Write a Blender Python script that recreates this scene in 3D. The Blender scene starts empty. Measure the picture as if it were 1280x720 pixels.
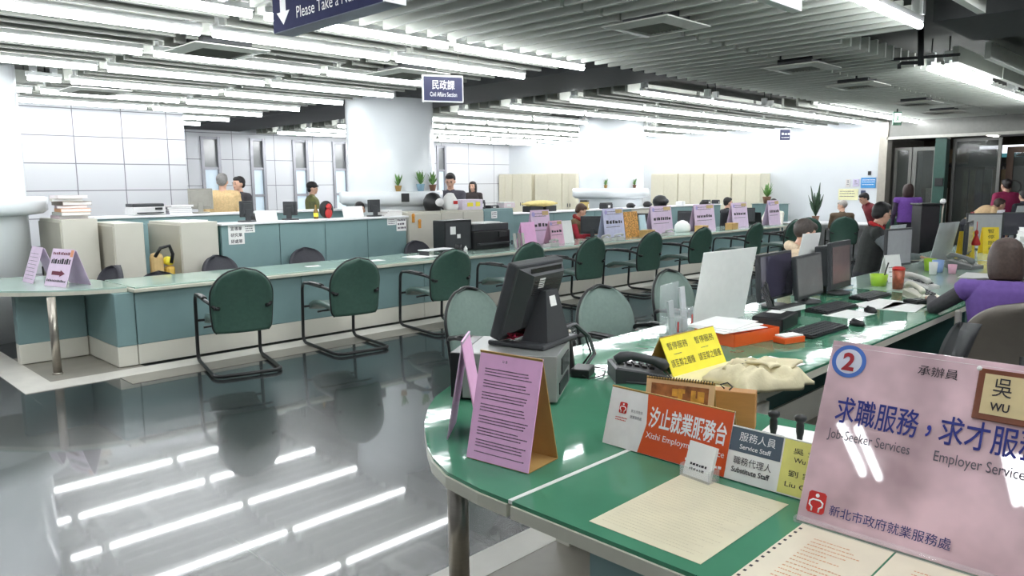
import bpy, bmesh, math, random
import numpy as np
from mathutils import Matrix, Vector, Euler, Quaternion

# ------------------------------------------------------------------ camera, world, exposure
SC = bpy.context.scene
COL = SC.collection
PI = math.pi
R = math.radians
FPX, CAM_H = 947.0, 1.65
YAW, PITCH, ROLL = R(44.7), R(7.73), R(0.5)

def cam_axes():
    c, s = math.cos(YAW), math.sin(YAW)
    f = Vector((c*math.cos(PITCH), s*math.cos(PITCH), -math.sin(PITCH)))
    r = Vector((s, -c, 0)); d = f.cross(r)
    cr, sr = math.cos(ROLL), math.sin(ROLL)
    return cr*r + sr*d, -sr*r + cr*d, f
AX_R, AX_D, AX_F = cam_axes()
cam_data = bpy.data.cameras.new('camera')
cam_data.sensor_width = 36.0
cam_data.lens = FPX/1280*36
cam_data.clip_end = 120
cam = bpy.data.objects.new('camera', cam_data)
COL.objects.link(cam)
m3 = Matrix((AX_R, -AX_D, -AX_F)).transposed()
cam.matrix_world = Matrix.Translation((0, 0, CAM_H)) @ m3.to_4x4()
SC.camera = cam
SC.view_settings.view_transform = 'Standard'
SC.view_settings.look = 'None'
SC.view_settings.gamma = 1
SC.view_settings.use_curve_mapping = False
SC.view_settings.exposure = 0.32
LAMP_POWER = 24.0
world = bpy.data.worlds.new('world')
SC.world = world
world.use_nodes = True
world.node_tree.nodes['Background'].inputs[0].default_value = (0.93, 0.97, 1.0, 1)
world.node_tree.nodes['Background'].inputs[1].default_value = 0.75
SC.cycles.max_bounces = 8
SC.cycles.diffuse_bounces = 4
SC.cycles.use_denoising = True
SC.cycles.sample_clamp_indirect = 8

def ray(x, y):
    return AX_R*((x-640)/FPX) + AX_D*((y-360)/FPX) + AX_F
def pz(x, y, z):
    d = ray(x, y); t = (z-CAM_H)/d.z
    return Vector((d.x*t, d.y*t, z))
def py(x, y, Y):
    d = ray(x, y); t = Y/d.y
    return Vector((d.x*t, Y, CAM_H+d.z*t))
def px(x, y, X):
    d = ray(x, y); t = X/d.x
    return Vector((X, d.y*t, CAM_H+d.z*t))

# ------------------------------------------------------------------ materials
def lin(c):
    if isinstance(c, (int, float)): c = (c, c, c)
    o = []
    for v in c:
        v = v/255.0
        o.append(v/12.92 if v <= 0.04045 else ((v+0.055)/1.055)**2.4)
    return (o[0], o[1], o[2], 1)
MATS = {}
def mat(name, c, rough=0.5, metal=0.0, spec=0.5, var=0.06, vs=14.0, bump=0.0, bs=60.0, emit=0.0, alpha=1.0, coat=0.0, trans=0.0, ior=1.5, stretch=None):
    if name in MATS: return MATS[name]
    m = bpy.data.materials.new(name); m.use_nodes = True
    nt = m.node_tree; b = nt.nodes['Principled BSDF']
    L = lin(c)
    b.inputs['Roughness'].default_value = rough
    b.inputs['Metallic'].default_value = metal
    b.inputs['Specular IOR Level'].default_value = spec
    b.inputs['IOR'].default_value = ior
    b.inputs['Coat Weight'].default_value = coat
    b.inputs['Transmission Weight'].default_value = trans
    b.inputs['Alpha'].default_value = alpha
    tc = nt.nodes.new('ShaderNodeTexCoord')
    src = tc.outputs['Object']
    if stretch:
        mp = nt.nodes.new('ShaderNodeMapping'); mp.inputs['Scale'].default_value = stretch
        nt.links.new(src, mp.inputs[0]); src = mp.outputs[0]
    n = nt.nodes.new('ShaderNodeTexNoise'); n.inputs['Scale'].default_value = vs; n.inputs['Detail'].default_value = 3
    nt.links.new(src, n.inputs['Vector'])
    r = nt.nodes.new('ShaderNodeValToRGB')
    r.color_ramp.elements[0].position = 0.3; r.color_ramp.elements[1].position = 0.7
    r.color_ramp.elements[0].color = tuple(max(0, v*(1-var)) for v in L[:3])+(1,)
    r.color_ramp.elements[1].color = tuple(min(1, v*(1+var)) for v in L[:3])+(1,)
    nt.links.new(n.outputs['Fac'], r.inputs[0])
    nt.links.new(r.outputs[0], b.inputs['Base Color'])
    if bump:
        n2 = nt.nodes.new('ShaderNodeTexNoise'); n2.inputs['Scale'].default_value = bs; n2.inputs['Detail'].default_value = 2
        nt.links.new(src, n2.inputs['Vector'])
        bp = nt.nodes.new('ShaderNodeBump'); bp.inputs['Strength'].default_value = bump; bp.inputs['Distance'].default_value = 0.01
        nt.links.new(n2.outputs['Fac'], bp.inputs['Height']); nt.links.new(bp.outputs[0], b.inputs['Normal'])
    if emit:
        b.inputs['Emission Color'].default_value = L
        b.inputs['Emission Strength'].default_value = emit
    MATS[name] = m
    return m

def tile_mat(name, c, joint, bw, bh, mortar, rough, spec=0.5, axes='xy', off=(0, 0, 0), var=0.05, bump=0.0, coat=0.0, ior=1.5, vs=1.2):
    m = bpy.data.materials.new(name); m.use_nodes = True
    nt = m.node_tree; b = nt.nodes['Principled BSDF']
    b.inputs['Roughness'].default_value = rough; b.inputs['Specular IOR Level'].default_value = spec
    b.inputs['Coat Weight'].default_value = coat; b.inputs['IOR'].default_value = ior
    g = nt.nodes.new('ShaderNodeNewGeometry')
    sp = nt.nodes.new('ShaderNodeSeparateXYZ'); cb = nt.nodes.new('ShaderNodeCombineXYZ')
    nt.links.new(g.outputs['Position'], sp.inputs[0])
    for i, a in enumerate(axes):
        ad = nt.nodes.new('ShaderNodeMath'); ad.operation = 'ADD'; ad.inputs[1].default_value = off[i]
        nt.links.new(sp.outputs['xyz'.index(a)], ad.inputs[0]); nt.links.new(ad.outputs[0], cb.inputs[i])
    br = nt.nodes.new('ShaderNodeTexBrick'); br.offset = 0; br.squash = 1
    br.inputs['Scale'].default_value = 1; br.inputs['Brick Width'].default_value = bw; br.inputs['Row Height'].default_value = bh
    br.inputs['Mortar Size'].default_value = mortar; br.inputs['Mortar Smooth'].default_value = 0.1; br.inputs['Bias'].default_value = 0
    L = lin(c)
    br.inputs['Color1'].default_value = tuple(v*(1-var) for v in L[:3])+(1,)
    br.inputs['Color2'].default_value = tuple(v*(1+var) for v in L[:3])+(1,)
    br.inputs['Mortar'].default_value = lin(joint)
    nt.links.new(cb.outputs[0], br.inputs['Vector'])
    nt.links.new(br.outputs['Color'], b.inputs['Base Color'])
    if bump:
        n = nt.nodes.new('ShaderNodeTexNoise'); n.inputs['Scale'].default_value = vs; n.inputs['Detail'].default_value = 1
        nt.links.new(g.outputs['Position'], n.inputs['Vector'])
        bp = nt.nodes.new('ShaderNodeBump'); bp.inputs['Strength'].default_value = bump; bp.inputs['Distance'].default_value = 0.02
        nt.links.new(n.outputs['Fac'], bp.inputs['Height']); nt.links.new(bp.outputs[0], b.inputs['Normal'])
    MATS[name] = m
    return m

def glass_mat(name, c, alpha=0.2, rough=0.05):
    if name in MATS: return MATS[name]
    m = bpy.data.materials.new(name); m.use_nodes = True
    nt = m.node_tree; nt.nodes.clear()
    o = nt.nodes.new('ShaderNodeOutputMaterial'); mx = nt.nodes.new('ShaderNodeMixShader')
    t = nt.nodes.new('ShaderNodeBsdfTransparent'); p = nt.nodes.new('ShaderNodeBsdfPrincipled')
    p.inputs['Base Color'].default_value = lin(c); p.inputs['Roughness'].default_value = rough
    mx.inputs[0].default_value = alpha
    nt.links.new(t.outputs[0], mx.inputs[1]); nt.links.new(p.outputs[0], mx.inputs[2]); nt.links.new(mx.outputs[0], o.inputs[0])
    MATS[name] = m
    return m

# ------------------------------------------------------------------ mesh helpers
class MB:
    def __init__(s): s.v = []; s.f = []; s.s = []; s.M = Matrix.Identity(4)
    def add(s, vs, fs, smooth=False):
        n = len(s.v); s.v += [tuple(s.M @ Vector(v)) for v in vs]
        s.f += [tuple(i+n for i in f) for f in fs]; s.s += [smooth]*len(fs)
        return s
    def box(s, c, d, rot=None, bev=0.0):
        hx, hy, hz = d[0]/2, d[1]/2, d[2]/2
        T = Matrix.Translation(c)
        if rot is not None: T = T @ Euler(rot).to_matrix().to_4x4()
        if bev > 0:
            bm = bmesh.new(); bmesh.ops.create_cube(bm, size=1)
            for v in bm.verts: v.co = Vector((v.co.x*d[0], v.co.y*d[1], v.co.z*d[2]))
            bmesh.ops.bevel(bm, geom=bm.edges[:], offset=min(bev, min(d)*0.45), segments=2, affect='EDGES', profile=0.5)
            bm.verts.index_update()
            s.add([T @ v.co for v in bm.verts], [[v.index for v in f.verts] for f in bm.faces]); bm.free()
            return s
        vs = [(sx*hx, sy*hy, sz*hz) for sz in (-1, 1) for sy in (-1, 1) for sx in (-1, 1)]
        return s.add([T @ Vector(v) for v in vs], [(0, 2, 3, 1), (4, 5, 7, 6), (0, 1, 5, 4), (2, 6, 7, 3), (0, 4, 6, 2), (1, 3, 7, 5)])
    def bx(s, x0, x1, y0, y1, z0, z1, bev=0.0):
        return s.box(((x0+x1)/2, (y0+y1)/2, (z0+z1)/2), (abs(x1-x0), abs(y1-y0), abs(z1-z0)), None, bev)
    def loft(s, rings, cap=True, closed=True, smooth=True):
        n = len(rings[0]); vs = [v for r in rings for v in r]; fs = []
        for i in range(len(rings)-1):
            for j in range(n if closed else n-1):
                k = (j+1) % n
                fs.append((i*n+j, i*n+k, (i+1)*n+k, (i+1)*n+j))
        s.add(vs, fs, smooth)
        if cap:
            m = len(s.v)-len(vs)
            s.f.append(tuple(m+j for j in range(n))[::-1]); s.s.append(False)
            q = m+(len(rings)-1)*n
            s.f.append(tuple(q+j for j in range(n))); s.s.append(False)
        return s
    def tube(s, pts, r, seg=10, cap=True):
        pts = [Vector(p) for p in pts]
        rr = r if isinstance(r, (list, tuple)) else [r]*len(pts)
        rings = []; up = None
        for i, p in enumerate(pts):
            a = pts[max(0, i-1)]; b = pts[min(len(pts)-1, i+1)]
            t = (b-a).normalized()
            if up is None:
                up = Vector((0, 0, 1)) if abs(t.z) < 0.9 else Vector((1, 0, 0))
            u = (up - t*up.dot(t))
            if u.length < 1e-5: u = t.orthogonal()
            u.normalize(); w = t.cross(u); up = u
            rings.append([p + (u*math.cos(q)+w*math.sin(q))*rr[i] for q in [2*PI*k/seg for k in range(seg)]])
        return s.loft(rings, cap)
    def cyl(s, p0, p1, r0, r1=None, seg=20):
        return s.tube([p0, p1], [r0, r0 if r1 is None else r1], seg)
    def lathe(s, prof, c=(0, 0, 0), seg=32, cap=True):
        c = Vector(c)
        return s.loft([[c+Vector((r*math.cos(2*PI*k/seg), r*math.sin(2*PI*k/seg), z)) for k in range(seg)] for r, z in prof], cap)
    def prism(s, poly, z0, z1):
        n = len(poly)
        vs = [(x, y, z0) for x, y in poly]+[(x, y, z1) for x, y in poly]
        fs = [tuple(range(n))[::-1], tuple(range(n, 2*n))]+[(i, (i+1) % n, n+(i+1) % n, n+i) for i in range(n)]
        return s.add(vs, fs)
    def ball(s, c, d, seg=16, rings=10, rot=None):
        T = Matrix.Translation(c)
        if rot is not None: T = T @ Euler(rot).to_matrix().to_4x4()
        vs = [T @ Vector((0, 0, -d[2]))]; fs = []
        for i in range(1, rings):
            a = -PI/2+PI*i/rings
            for k in range(seg):
                b = 2*PI*k/seg
                vs.append(T @ Vector((d[0]*math.cos(a)*math.cos(b), d[1]*math.cos(a)*math.sin(b), d[2]*math.sin(a))))
        vs.append(T @ Vector((0, 0, d[2]))); e = len(vs)-1
        for k in range(seg):
            k2 = (k+1) % seg
            fs.append((0, 1+k2, 1+k)); fs.append((e, 1+(rings-2)*seg+k, 1+(rings-2)*seg+k2))
            for i in range(rings-2):
                fs.append((1+i*seg+k, 1+i*seg+k2, 1+(i+1)*seg+k2, 1+(i+1)*seg+k))
        return s.add(vs, fs, True)
    def sheet(s, fn, nu, nv, th):
        """solid curved sheet: fn(u,v) -> (point, normal) for u,v in 0..1"""
        A = []; B = []
        for i in range(nu+1):
            for j in range(nv+1):
                p, n = fn(i/nu, j/nv); p = Vector(p); n = Vector(n).normalized()
                A.append(p+n*th/2); B.append(p-n*th/2)
        w = nv+1; N = len(A); fs = []
        for i in range(nu):
            for j in range(nv):
                a, b, c, d = i*w+j, (i+1)*w+j, (i+1)*w+j+1, i*w+j+1
                fs.append((a, b, c, d)); fs.append((N+d, N+c, N+b, N+a))
        rim = [(0, j) for j in range(nv)]+[(i, nv) for i in range(nu)]+[(nu, j) for j in range(nv, 0, -1)]+[(i, 0) for i in range(nu, 0, -1)]
        ids = [i*w+j for i, j in rim]
        for k in range(len(ids)):
            a, b = ids[k], ids[(k+1) % len(ids)]
            fs.append((b, a, N+a, N+b))
        return s.add(A+B, fs, True)
    def mesh(s, name):
        me = bpy.data.meshes.new(name); me.from_pydata(s.v, [], s.f)
        me.polygons.foreach_set('use_smooth', s.s)
        bm = bmesh.new(); bm.from_mesh(me); bmesh.ops.recalc_face_normals(bm, faces=bm.faces[:]); bm.to_mesh(me); bm.free()
        me.update()
        return me

def link(name, me, m=None, parent=None):
    o = bpy.data.objects.new(name, me)
    if m is not None and me is not None:
        me.materials.append(m)
    COL.objects.link(o)
    if parent is not None: o.parent = parent
    return o
def obj(name, mb, m, parent=None, label=None, angle=True):
    me = mb.mesh(name); o = link(name, me, m, parent)
    if label: o['label'] = label
    return o
def tag(o, label, cat, group=None, kind=None):
    o['label'] = label; o['category'] = cat
    if group: o['group'] = group
    if kind: o['kind'] = kind
    return o
def thing(name, label, cat, loc=(0, 0, 0), rz=0.0, group=None):
    o = bpy.data.objects.new(name, None); COL.objects.link(o)
    o.empty_display_size = 0.1
    o.location = loc; o.rotation_euler = (0, 0, rz)
    return tag(o, label, cat, group)
def struct(name, mb, m, parent=None, label=None):
    o = obj(name, mb, m, parent)
    if parent is None: o['kind'] = 'structure'
    if label: o['label'] = label
    return o
def copy_tree(o, parent=None):
    c = o.copy(); COL.objects.link(c)
    if parent is not None: c.parent = parent; c.matrix_parent_inverse = Matrix.Identity(4)
    for ch in [k for k in bpy.data.objects if k.parent is o]: copy_tree(ch, c)
    return c
def kids(o): return [k for k in bpy.data.objects if k.parent is o]

TXT = {}
def text_mesh(body, bold=0.0):
    k = (body, bold)
    if k not in TXT:
        c = bpy.data.curves.new('lettering', 'FONT'); c.body = body; c.resolution_u = 3; c.offset = bold
        o = bpy.data.objects.new('lettering', c); COL.objects.link(o)
        bpy.context.view_layer.update()
        dg = bpy.context.evaluated_depsgraph_get()
        me = bpy.data.meshes.new_from_object(o.evaluated_get(dg))
        bpy.data.objects.remove(o); bpy.data.curves.remove(c)
        TXT[k] = me
    return TXT[k]
def lettering(parent, body, m, M, x, y, w=None, h=None, bold=0.0, name='lettering', lift=0.0008):
    """flat letters on the plane M (x right, y up, z out); x,y is the lower corner; fits w and/or h"""
    me = text_mesh(body, bold).copy()
    a = np.empty(len(me.vertices)*3); me.vertices.foreach_get('co', a); a = a.reshape(-1, 3)
    lo, hi = a.min(0), a.max(0); d = np.maximum(hi-lo, 1e-6)
    sx = w/d[0] if w else None; sy = h/d[1] if h else None
    if sx is None: sx = sy
    if sy is None: sy = sx
    a = (a-lo)*[sx, sy, 0]+[x, y, lift]
    mm = np.array(M)
    a = a @ mm[:3, :3].T+mm[:3, 3]
    me.vertices.foreach_set('co', a.ravel()); me.update(); me.materials.clear()
    return link(name, me, m, parent)
def text_lines(parent, m, M, x0, x1, ys, h, seed=1, name='text_lines', lift=0.0008, fill=0.8, cw=None):
    """rows of small dashes standing for lines of print too small to read"""
    rnd = random.Random(seed); b = MB(); b.M = M
    for y in ys:
        x = x0; xe = x0+(x1-x0)*rnd.uniform(fill, 1)
        while x < xe:
            w = (cw or h)*rnd.uniform(0.6, 1.3)
            b.add([(x, y, lift), (x+w, y, lift), (x+w, y+h*rnd.uniform(.6, 1), lift), (x, y+h*rnd.uniform(.6, 1), lift)], [(0, 1, 2, 3)])
            x += w*1.35
    return obj(name, b, m, parent)
def plane_M(o, xdir, ydir):
    x = Vector(xdir).normalized(); y = Vector(ydir); y = (y-x*y.dot(x)).normalized(); z = x.cross(y)
    M = Matrix((x, y, z)).transposed().to_4x4(); M.translation = Vector(o)
    return M

# ------------------------------------------------------------------ palette
WHITE_WALL = mat('white_wall_paint', (222, 226, 230), 0.6, var=0.015, vs=2)
COLUMN_WHITE = mat('column_paint', (230, 235, 238), 0.22, var=0.01, vs=2, spec=0.5)
SLAB = mat('ceiling_slab_dark', (72, 72, 70), 0.9, var=0.08, vs=3)
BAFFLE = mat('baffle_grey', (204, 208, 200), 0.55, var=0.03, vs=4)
BAFFLE_SHADED = mat('office_baffle_shaded', (158, 161, 153), 0.6, var=0.03, vs=4)  # baffle grey, shade put into the colour to tone down office lamp glare
BAFFLE_W = mat('baffle_white', (215, 218, 218), 0.5, var=0.02, vs=4)
TUBE = mat('lamp_tube_light', (250, 253, 255), 0.4, emit=LAMP_POWER, var=0)
LAMP_WHITE = mat('lamp_housing_white', (238, 240, 240), 0.4, var=0.01)
DARK_STEEL = mat('dark_steel', (38, 40, 42), 0.5, var=0.1)
TEAL = mat('teal_laminate', (124, 153, 154), 0.45, var=0.03, vs=5)
TEAL_DEEP = mat('deep_teal_laminate', (64, 108, 104), 0.45, var=0.03, vs=5)
CREAM = mat('cream_laminate', (222, 220, 208), 0.5, var=0.02, vs=5)
BEIGE = mat('beige_steel', (205, 202, 190), 0.45, var=0.02, vs=5)
BEIGE_SIDE = mat('beige_steel_door', (186, 182, 168), 0.45, var=0.02, vs=5)
STONE_WHITE = mat('white_stone', (225, 222, 214), 0.3, var=0.05, vs=6)
GREY_TILE = mat('grey_floor_tile', (150, 146, 136), 0.35, var=0.08, vs=5)
GLASS_TOP = mat('pale_green_glass_top', (178, 204, 192), 0.08, var=0.05, vs=2.5, coat=0.1, bump=0.03, bs=4)
GREEN_TOP = mat('green_glass_top', (74, 134, 106), 0.05, var=0.10, vs=3, coat=0.0, spec=.32, bump=0.10, bs=5)
EDGE = mat('counter_edge_band', (205, 205, 190), 0.35, var=0.03)
CHAIR_GREEN = mat('green_vinyl', (64, 95, 83), 0.38, var=0.08, vs=30, bump=0.05, bs=200)
CHAIR_SEAT = mat('grey_green_vinyl', (84, 106, 100), 0.3, var=0.08, vs=30)
BLACK_METAL = mat('black_painted_tube', (28, 30, 31), 0.3, var=0.1)
BLACK = mat('black_plastic', (26, 27, 29), 0.4, var=0.1, bump=0.03, bs=200)
CHARCOAL = mat('charcoal_plastic', (58, 60, 63), 0.45, var=0.06, bump=0.03, bs=200)
STEEL = mat('brushed_steel', (176, 170, 160), 0.28, metal=0.9, var=0.05, stretch=(1, 1, 12))
PAPER = mat('white_paper', (246, 246, 244), 0.7, var=0.02, vs=20)
PINK = mat('pink_card', (252, 194, 238), 0.65, var=0.03, vs=20)
PINK_SIGN = mat('lilac_pink_card', (220, 198, 222), 0.5, var=0.05, vs=12)
YELLOW = mat('yellow_card', (250, 236, 70), 0.6, var=0.03, vs=12)
INK = mat('dark_ink', (40, 34, 44), 0.6, var=0.05)
INK_BLUE = mat('blue_ink', (38, 48, 150), 0.5, var=0.05)
INK_GREY = mat('grey_ink', (95, 88, 100), 0.6, var=0.05)
INK_WHITE = mat('white_lettering', (245, 246, 248), 0.5, var=0.01)
NAVY = mat('navy_sign_face', (40, 44, 88), 0.4, var=0.04)
RED_INK = mat('red_ink', (200, 40, 36), 0.5, var=0.05)
CARDBOARD = mat('brown_cardboard', (182, 146, 84), 0.75, var=0.06)
WOOD = mat('pale_brown_wood', (186, 134, 76), 0.5, var=0.12, vs=6, stretch=(1, 1, 8))
ORANGE = mat('orange_plastic', (238, 100, 44), 0.3, var=0.04)
SCREEN = mat('dark_screen_glass', (62, 60, 70), 0.08, var=0.08, vs=2, spec=0.8)

# ------------------------------------------------------------------ setting: floor, walls
ROOM_X, ROOM_Y = 18.0, 17.9
floor_mat = tile_mat('dark_polished_tile', (32, 38, 40), (84, 90, 90), 1.2, 1.2, 0.004, 0.25, spec=0.5, axes='xy', off=(-1.48, -0.81, 0), var=0.12, bump=0.02, ior=1.66, vs=1.4, coat=0.75)
floor_mat.node_tree.nodes['Principled BSDF'].inputs['Coat Roughness'].default_value = 0.035
struct('floor', MB().bx(-6, 26, -8, 19, -0.2, 0.0), floor_mat)

wall_panel = tile_mat('white_wall_panel', (204, 205, 209), (118, 118, 126), 0.727, 0.43, 0.008, 0.5, axes='xz', off=(-3.1-.727*5+.0, -0.332, 0), var=0.01)
struct('wall_back_left', MB().bx(-6, 5.58, 13.55, 13.75, 0, 3.3), wall_panel)
struct('wall_return', MB().bx(5.38, 5.58, 13.75, 17.9, 0, 3.3), WHITE_WALL)
# window wall: built round four tall narrow windows and one more past the column
WIN = []
for a, b_ in ((250.5, 275), (312, 331), (365, 384.5), (415, 434), (545, 557)):
    WIN.append((py(a, 190, ROOM_Y).x, py(b_, 190, ROOM_Y).x))
wall_panel2 = tile_mat('white_window_wall_panel', (214, 215, 219), (128, 128, 136), 1.1, 0.62, 0.008, 0.5, axes='xz', off=(0.3, 0.16, 0), var=0.01)
b = MB(); x = 5.38
for a, c in WIN:
    b.bx(x, a, ROOM_Y, ROOM_Y+.2, 0, 3.3); b.bx(a, c, ROOM_Y, ROOM_Y+.2, 0, 0.6); b.bx(a, c, ROOM_Y, ROOM_Y+.2, 2.85, 3.3); x = c
b.bx(x, ROOM_X+.2, ROOM_Y, ROOM_Y+.2, 0, 3.3)
struct('wall_back', b, wall_panel2)
PANE_DARK = mat('dark_window_pane', (120, 122, 122), 0.15, var=0.15, vs=3)
PANE_LIT = mat('frosted_daylight_pane', (196, 212, 222), 0.4, emit=0.35, var=0.05, vs=2)
WIN_FRAME = mat('grey_aluminium', (150, 150, 156), 0.4, metal=0.3, var=0.03)
for i, (a, c) in enumerate(WIN):
    f = MB(); t = 0.07
    f.bx(a, a+t, ROOM_Y-.04, ROOM_Y+.1, .6, 2.85); f.bx(c-t, c, ROOM_Y-.04, ROOM_Y+.1, .6, 2.85)
    for z in (.6, 1.42, 2.08, 2.79): f.bx(a+t, c-t, ROOM_Y-.02, ROOM_Y+.1, z, z+.06)
    w = struct('window_%d' % (i+1), f, WIN_FRAME)
    obj('pane', MB().bx(a+t, c-t, ROOM_Y+.04, ROOM_Y+.06, 2.14, 2.79), PANE_DARK, w)
    obj('pane', MB().bx(a+t, c-t, ROOM_Y+.04, ROOM_Y+.06, 1.48, 2.08), PANE_LIT, w)
    obj('pane', MB().bx(a+t, c-t, ROOM_Y+.04, ROOM_Y+.06, .66, 1.42), PANE_LIT, w)
struct('wall_far', MB().bx(ROOM_X, ROOM_X+.2, 6.2, ROOM_Y, 0, 3.3), WHITE_WALL)
struct('wall_left_side', MB().bx(-6.2, -6, -8, 13.75, 0, 3.3), WHITE_WALL)

# floor strips round the counters (white stone kerbs and grey tiles)
struct('trim_1', MB().bx(1.47, 17.4, 7.02, 7.3, 0, 0.006).bx(1.47, 1.72, 7.3, 10.5, 0, 0.006), STONE_WHITE)
struct('trim_2', MB().bx(1.72, 2.5, 7.3, 8.6, 0, 0.005).bx(2.19, 17.4, 6.72, 7.02, 0, 0.005), GREY_TILE)
# ------------------------------------------------------------------ ceiling
BZ = 2.95          # underside of the baffles
def ceiling_zone(name, x0, x1, y0, y1, baffles, bm_=None):
    BAFFLE = bm_ or globals()['BAFFLE']
    c = struct(name, MB().bx(x0, x1, y0, y1, 3.25, 3.35), SLAB)
    baffles = sorted(baffles, key=lambda q: ((q[0]+q[1])/2-1)**2+((q[2]+q[3])/2-1)**2+(0 if q[5] else 400))
    rest = MB(); rest_w = MB(); nr = 0
    for i, (a, b_, c0, c1, h, vis) in enumerate(baffles):
        if i < 96:
            obj('baffle', MB().bx(a, b_, c0, c1, BZ, BZ+h), BAFFLE, c)
        else:
            rest.bx(a, b_, c0, c1, BZ, BZ+h); nr += 1
    if nr:
        o = obj('baffle', rest, BAFFLE, c); o['kind'] = 'stuff'
    return c
def visible(x, y, z):
    v = Vector((x, y, z-CAM_H)); d = v.dot(AX_F)
    if d < .2: return False
    return -60 < 640+FPX*v.dot(AX_R)/d < 1340 and -60 < 360+FPX*v.dot(AX_D)/d < 780
def vseg(x0, x1, y0, y1):
    return any(visible(x0+(x1-x0)*k/6, y0+(y1-y0)*k/6, BZ) for k in range(7))
ROWS = [5.45]+[6.35+1.285*k for k in range(9)]
def near_row(y): return min(abs(y-r) for r in ROWS)
COLS = [(1.62, 10.2), (7.52, 10.2), (13.41, 10.2)]
CR, COLLAR = 0.70, 0.84
SEGS1 = [(-2.8, -.93), (-.93, .95), (.95, 2.83), (2.87, 4.72), (4.76, 6.68)]
SEGS2 = [(9.0, 10.9), (10.94, 12.8), (12.84, 14.7), (14.74, 16.6), (16.64, 17.9)]
bl = []
yrows = [6.35+0.257*k for k in range(-3, 45)]
def hits_column(x0, x1, y):
    for cx, cy in COLS:
        if abs(y-cy) < CR+.05 and x0 < cx+CR and x1 > cx-CR: return True
    return False
for sg in SEGS1+SEGS2:
    for y in yrows:
        if near_row(y) < .05 or hits_column(sg[0], sg[1], y): continue
        if y > 13.5 and sg[1] < 5.5: continue
        if sg[0] > 7 and sg[0] < 11 and y < 6.3: continue
        bl.append((sg[0]+.03, sg[1]-.03, y-.02, y+.02, .15, vseg(sg[0], sg[1], y, y)))
ceiling_zone('ceiling', -6, 7, 5.5, 18.1, [q for q in bl if q[0] < 7], BAFFLE_SHADED)
ceiling_zone('ceiling', 7, 18.2, 5.5, 18.1, [q for q in bl if q[0] > 7], BAFFLE_SHADED)
al = []
k = 0
xx = -1.0
while xx < 17.8:
    for (y0, y1) in ((2.22 if xx < 7.3 else 2.98, 3.78), (3.82, 5.36)):
        al.append((xx-.02, xx+.02, y0, y1, .15, vseg(xx, xx, y0, y1)))
    xx += .235
ceiling_zone('ceiling', -6, 18.2, 2.2, 5.5, al)
rl = []
RY = [2.1-0.39*k for k in range(12)]
for sg in [(-1.2, .8), (.9, 2.9), (2.95, 4.95), (5.0, 6.98), (9.55, 11.5), (11.55, 13.5), (13.55, 15.5), (15.55, 17.4)]:
    for i, y in enumerate(RY if sg[0] < 9 else [2.74-.18]+[2.25-.39*k for k in range(12)]):
        if min(abs(y-q) for q in ((2.14, 2.2, 2.07, 1.09, 1.02, 1.05, -.15, -1.3) if sg[0] < 9 else (2.83, 2.65, 1.05, .2, -1.3))) < .07: continue
        rl.append((sg[0], sg[1], y-.03, y+.03, .17, vseg(sg[0], sg[1], y, y)))
ceiling_zone('ceiling', -6, 18.2, -8, 2.2, rl)
# the dark concrete beam across the ceiling and black conduits under it
struct('trim_3', MB().bx(7.3, 8.6, -8, 2.15, 3.0, 3.25).bx(7.2, 8.7, 5.5, 18, 3.0, 3.25), mat('dark_beam', (60, 62, 63), .8))

lamp_no = {}
def lamp(x0, x1, y, label):
    t = thing('fluorescent_lamp', label, 'lamp', ((x0+x1)/2, y, BZ), 0, 'fluorescent lamps among the ceiling baffles')
    L = (x1-x0)/2-.02
    obj('housing', MB().bx(-L, L, -.026, .026, -.008, .04, .006).bx(-L+.05, -L+.11, -.045, .045, .04, .14).bx(L-.11, L-.05, -.045, .045, .04, .16), LAMP_WHITE, t)
    obj('hanger', MB().cyl((-L+.08, 0, .13), (-L+.08, 0, .302), .008, seg=6).cyl((L-.08, 0, .15), (L-.08, 0, .302), .008, seg=6), DARK_STEEL, t)
    obj('tube', MB().tube([(-L+.02, 0, -.034), (L-.02, 0, -.034)], .028, 8), TUBE, t)
    return t
ORD = ['first', 'second', 'third', 'fourth', 'fifth', 'sixth', 'seventh', 'eighth', 'ninth', 'tenth', 'eleventh', 'twelfth']
for ri, y in enumerate(ROWS):
    for fi, segs in enumerate((SEGS1, SEGS2)):
        n = 0
        for sg in segs:
            if y > 13.5 and sg[1] < 5.5: continue
            if fi == 1 and y < 5.6 and sg[0] < 11: continue
            if hits_column(sg[0], sg[1], y):
                for cx, cy in COLS:
                    if sg[0] < cx+CR and sg[1] > cx-CR:
                        if cx+CR+.1 < sg[1]-.4: sg = (cx+CR+.1, sg[1])
                        elif cx-CR-.1 > sg[0]+.4: sg = (sg[0], cx-CR-.1)
            vis = vseg(sg[0], sg[1], y, y)
            if vis: n += 1
            lamp(sg[0], sg[1], y, ('long white tube lamp, %s along the %s lamp row %s the dark ceiling beam' % (ORD[n-1], ORD[ri], ('before', 'beyond')[fi])) if vis else ('white tube lamp out of view in the %s lamp row %s the dark ceiling beam' % (ORD[ri], ('before', 'beyond')[fi])))
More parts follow.
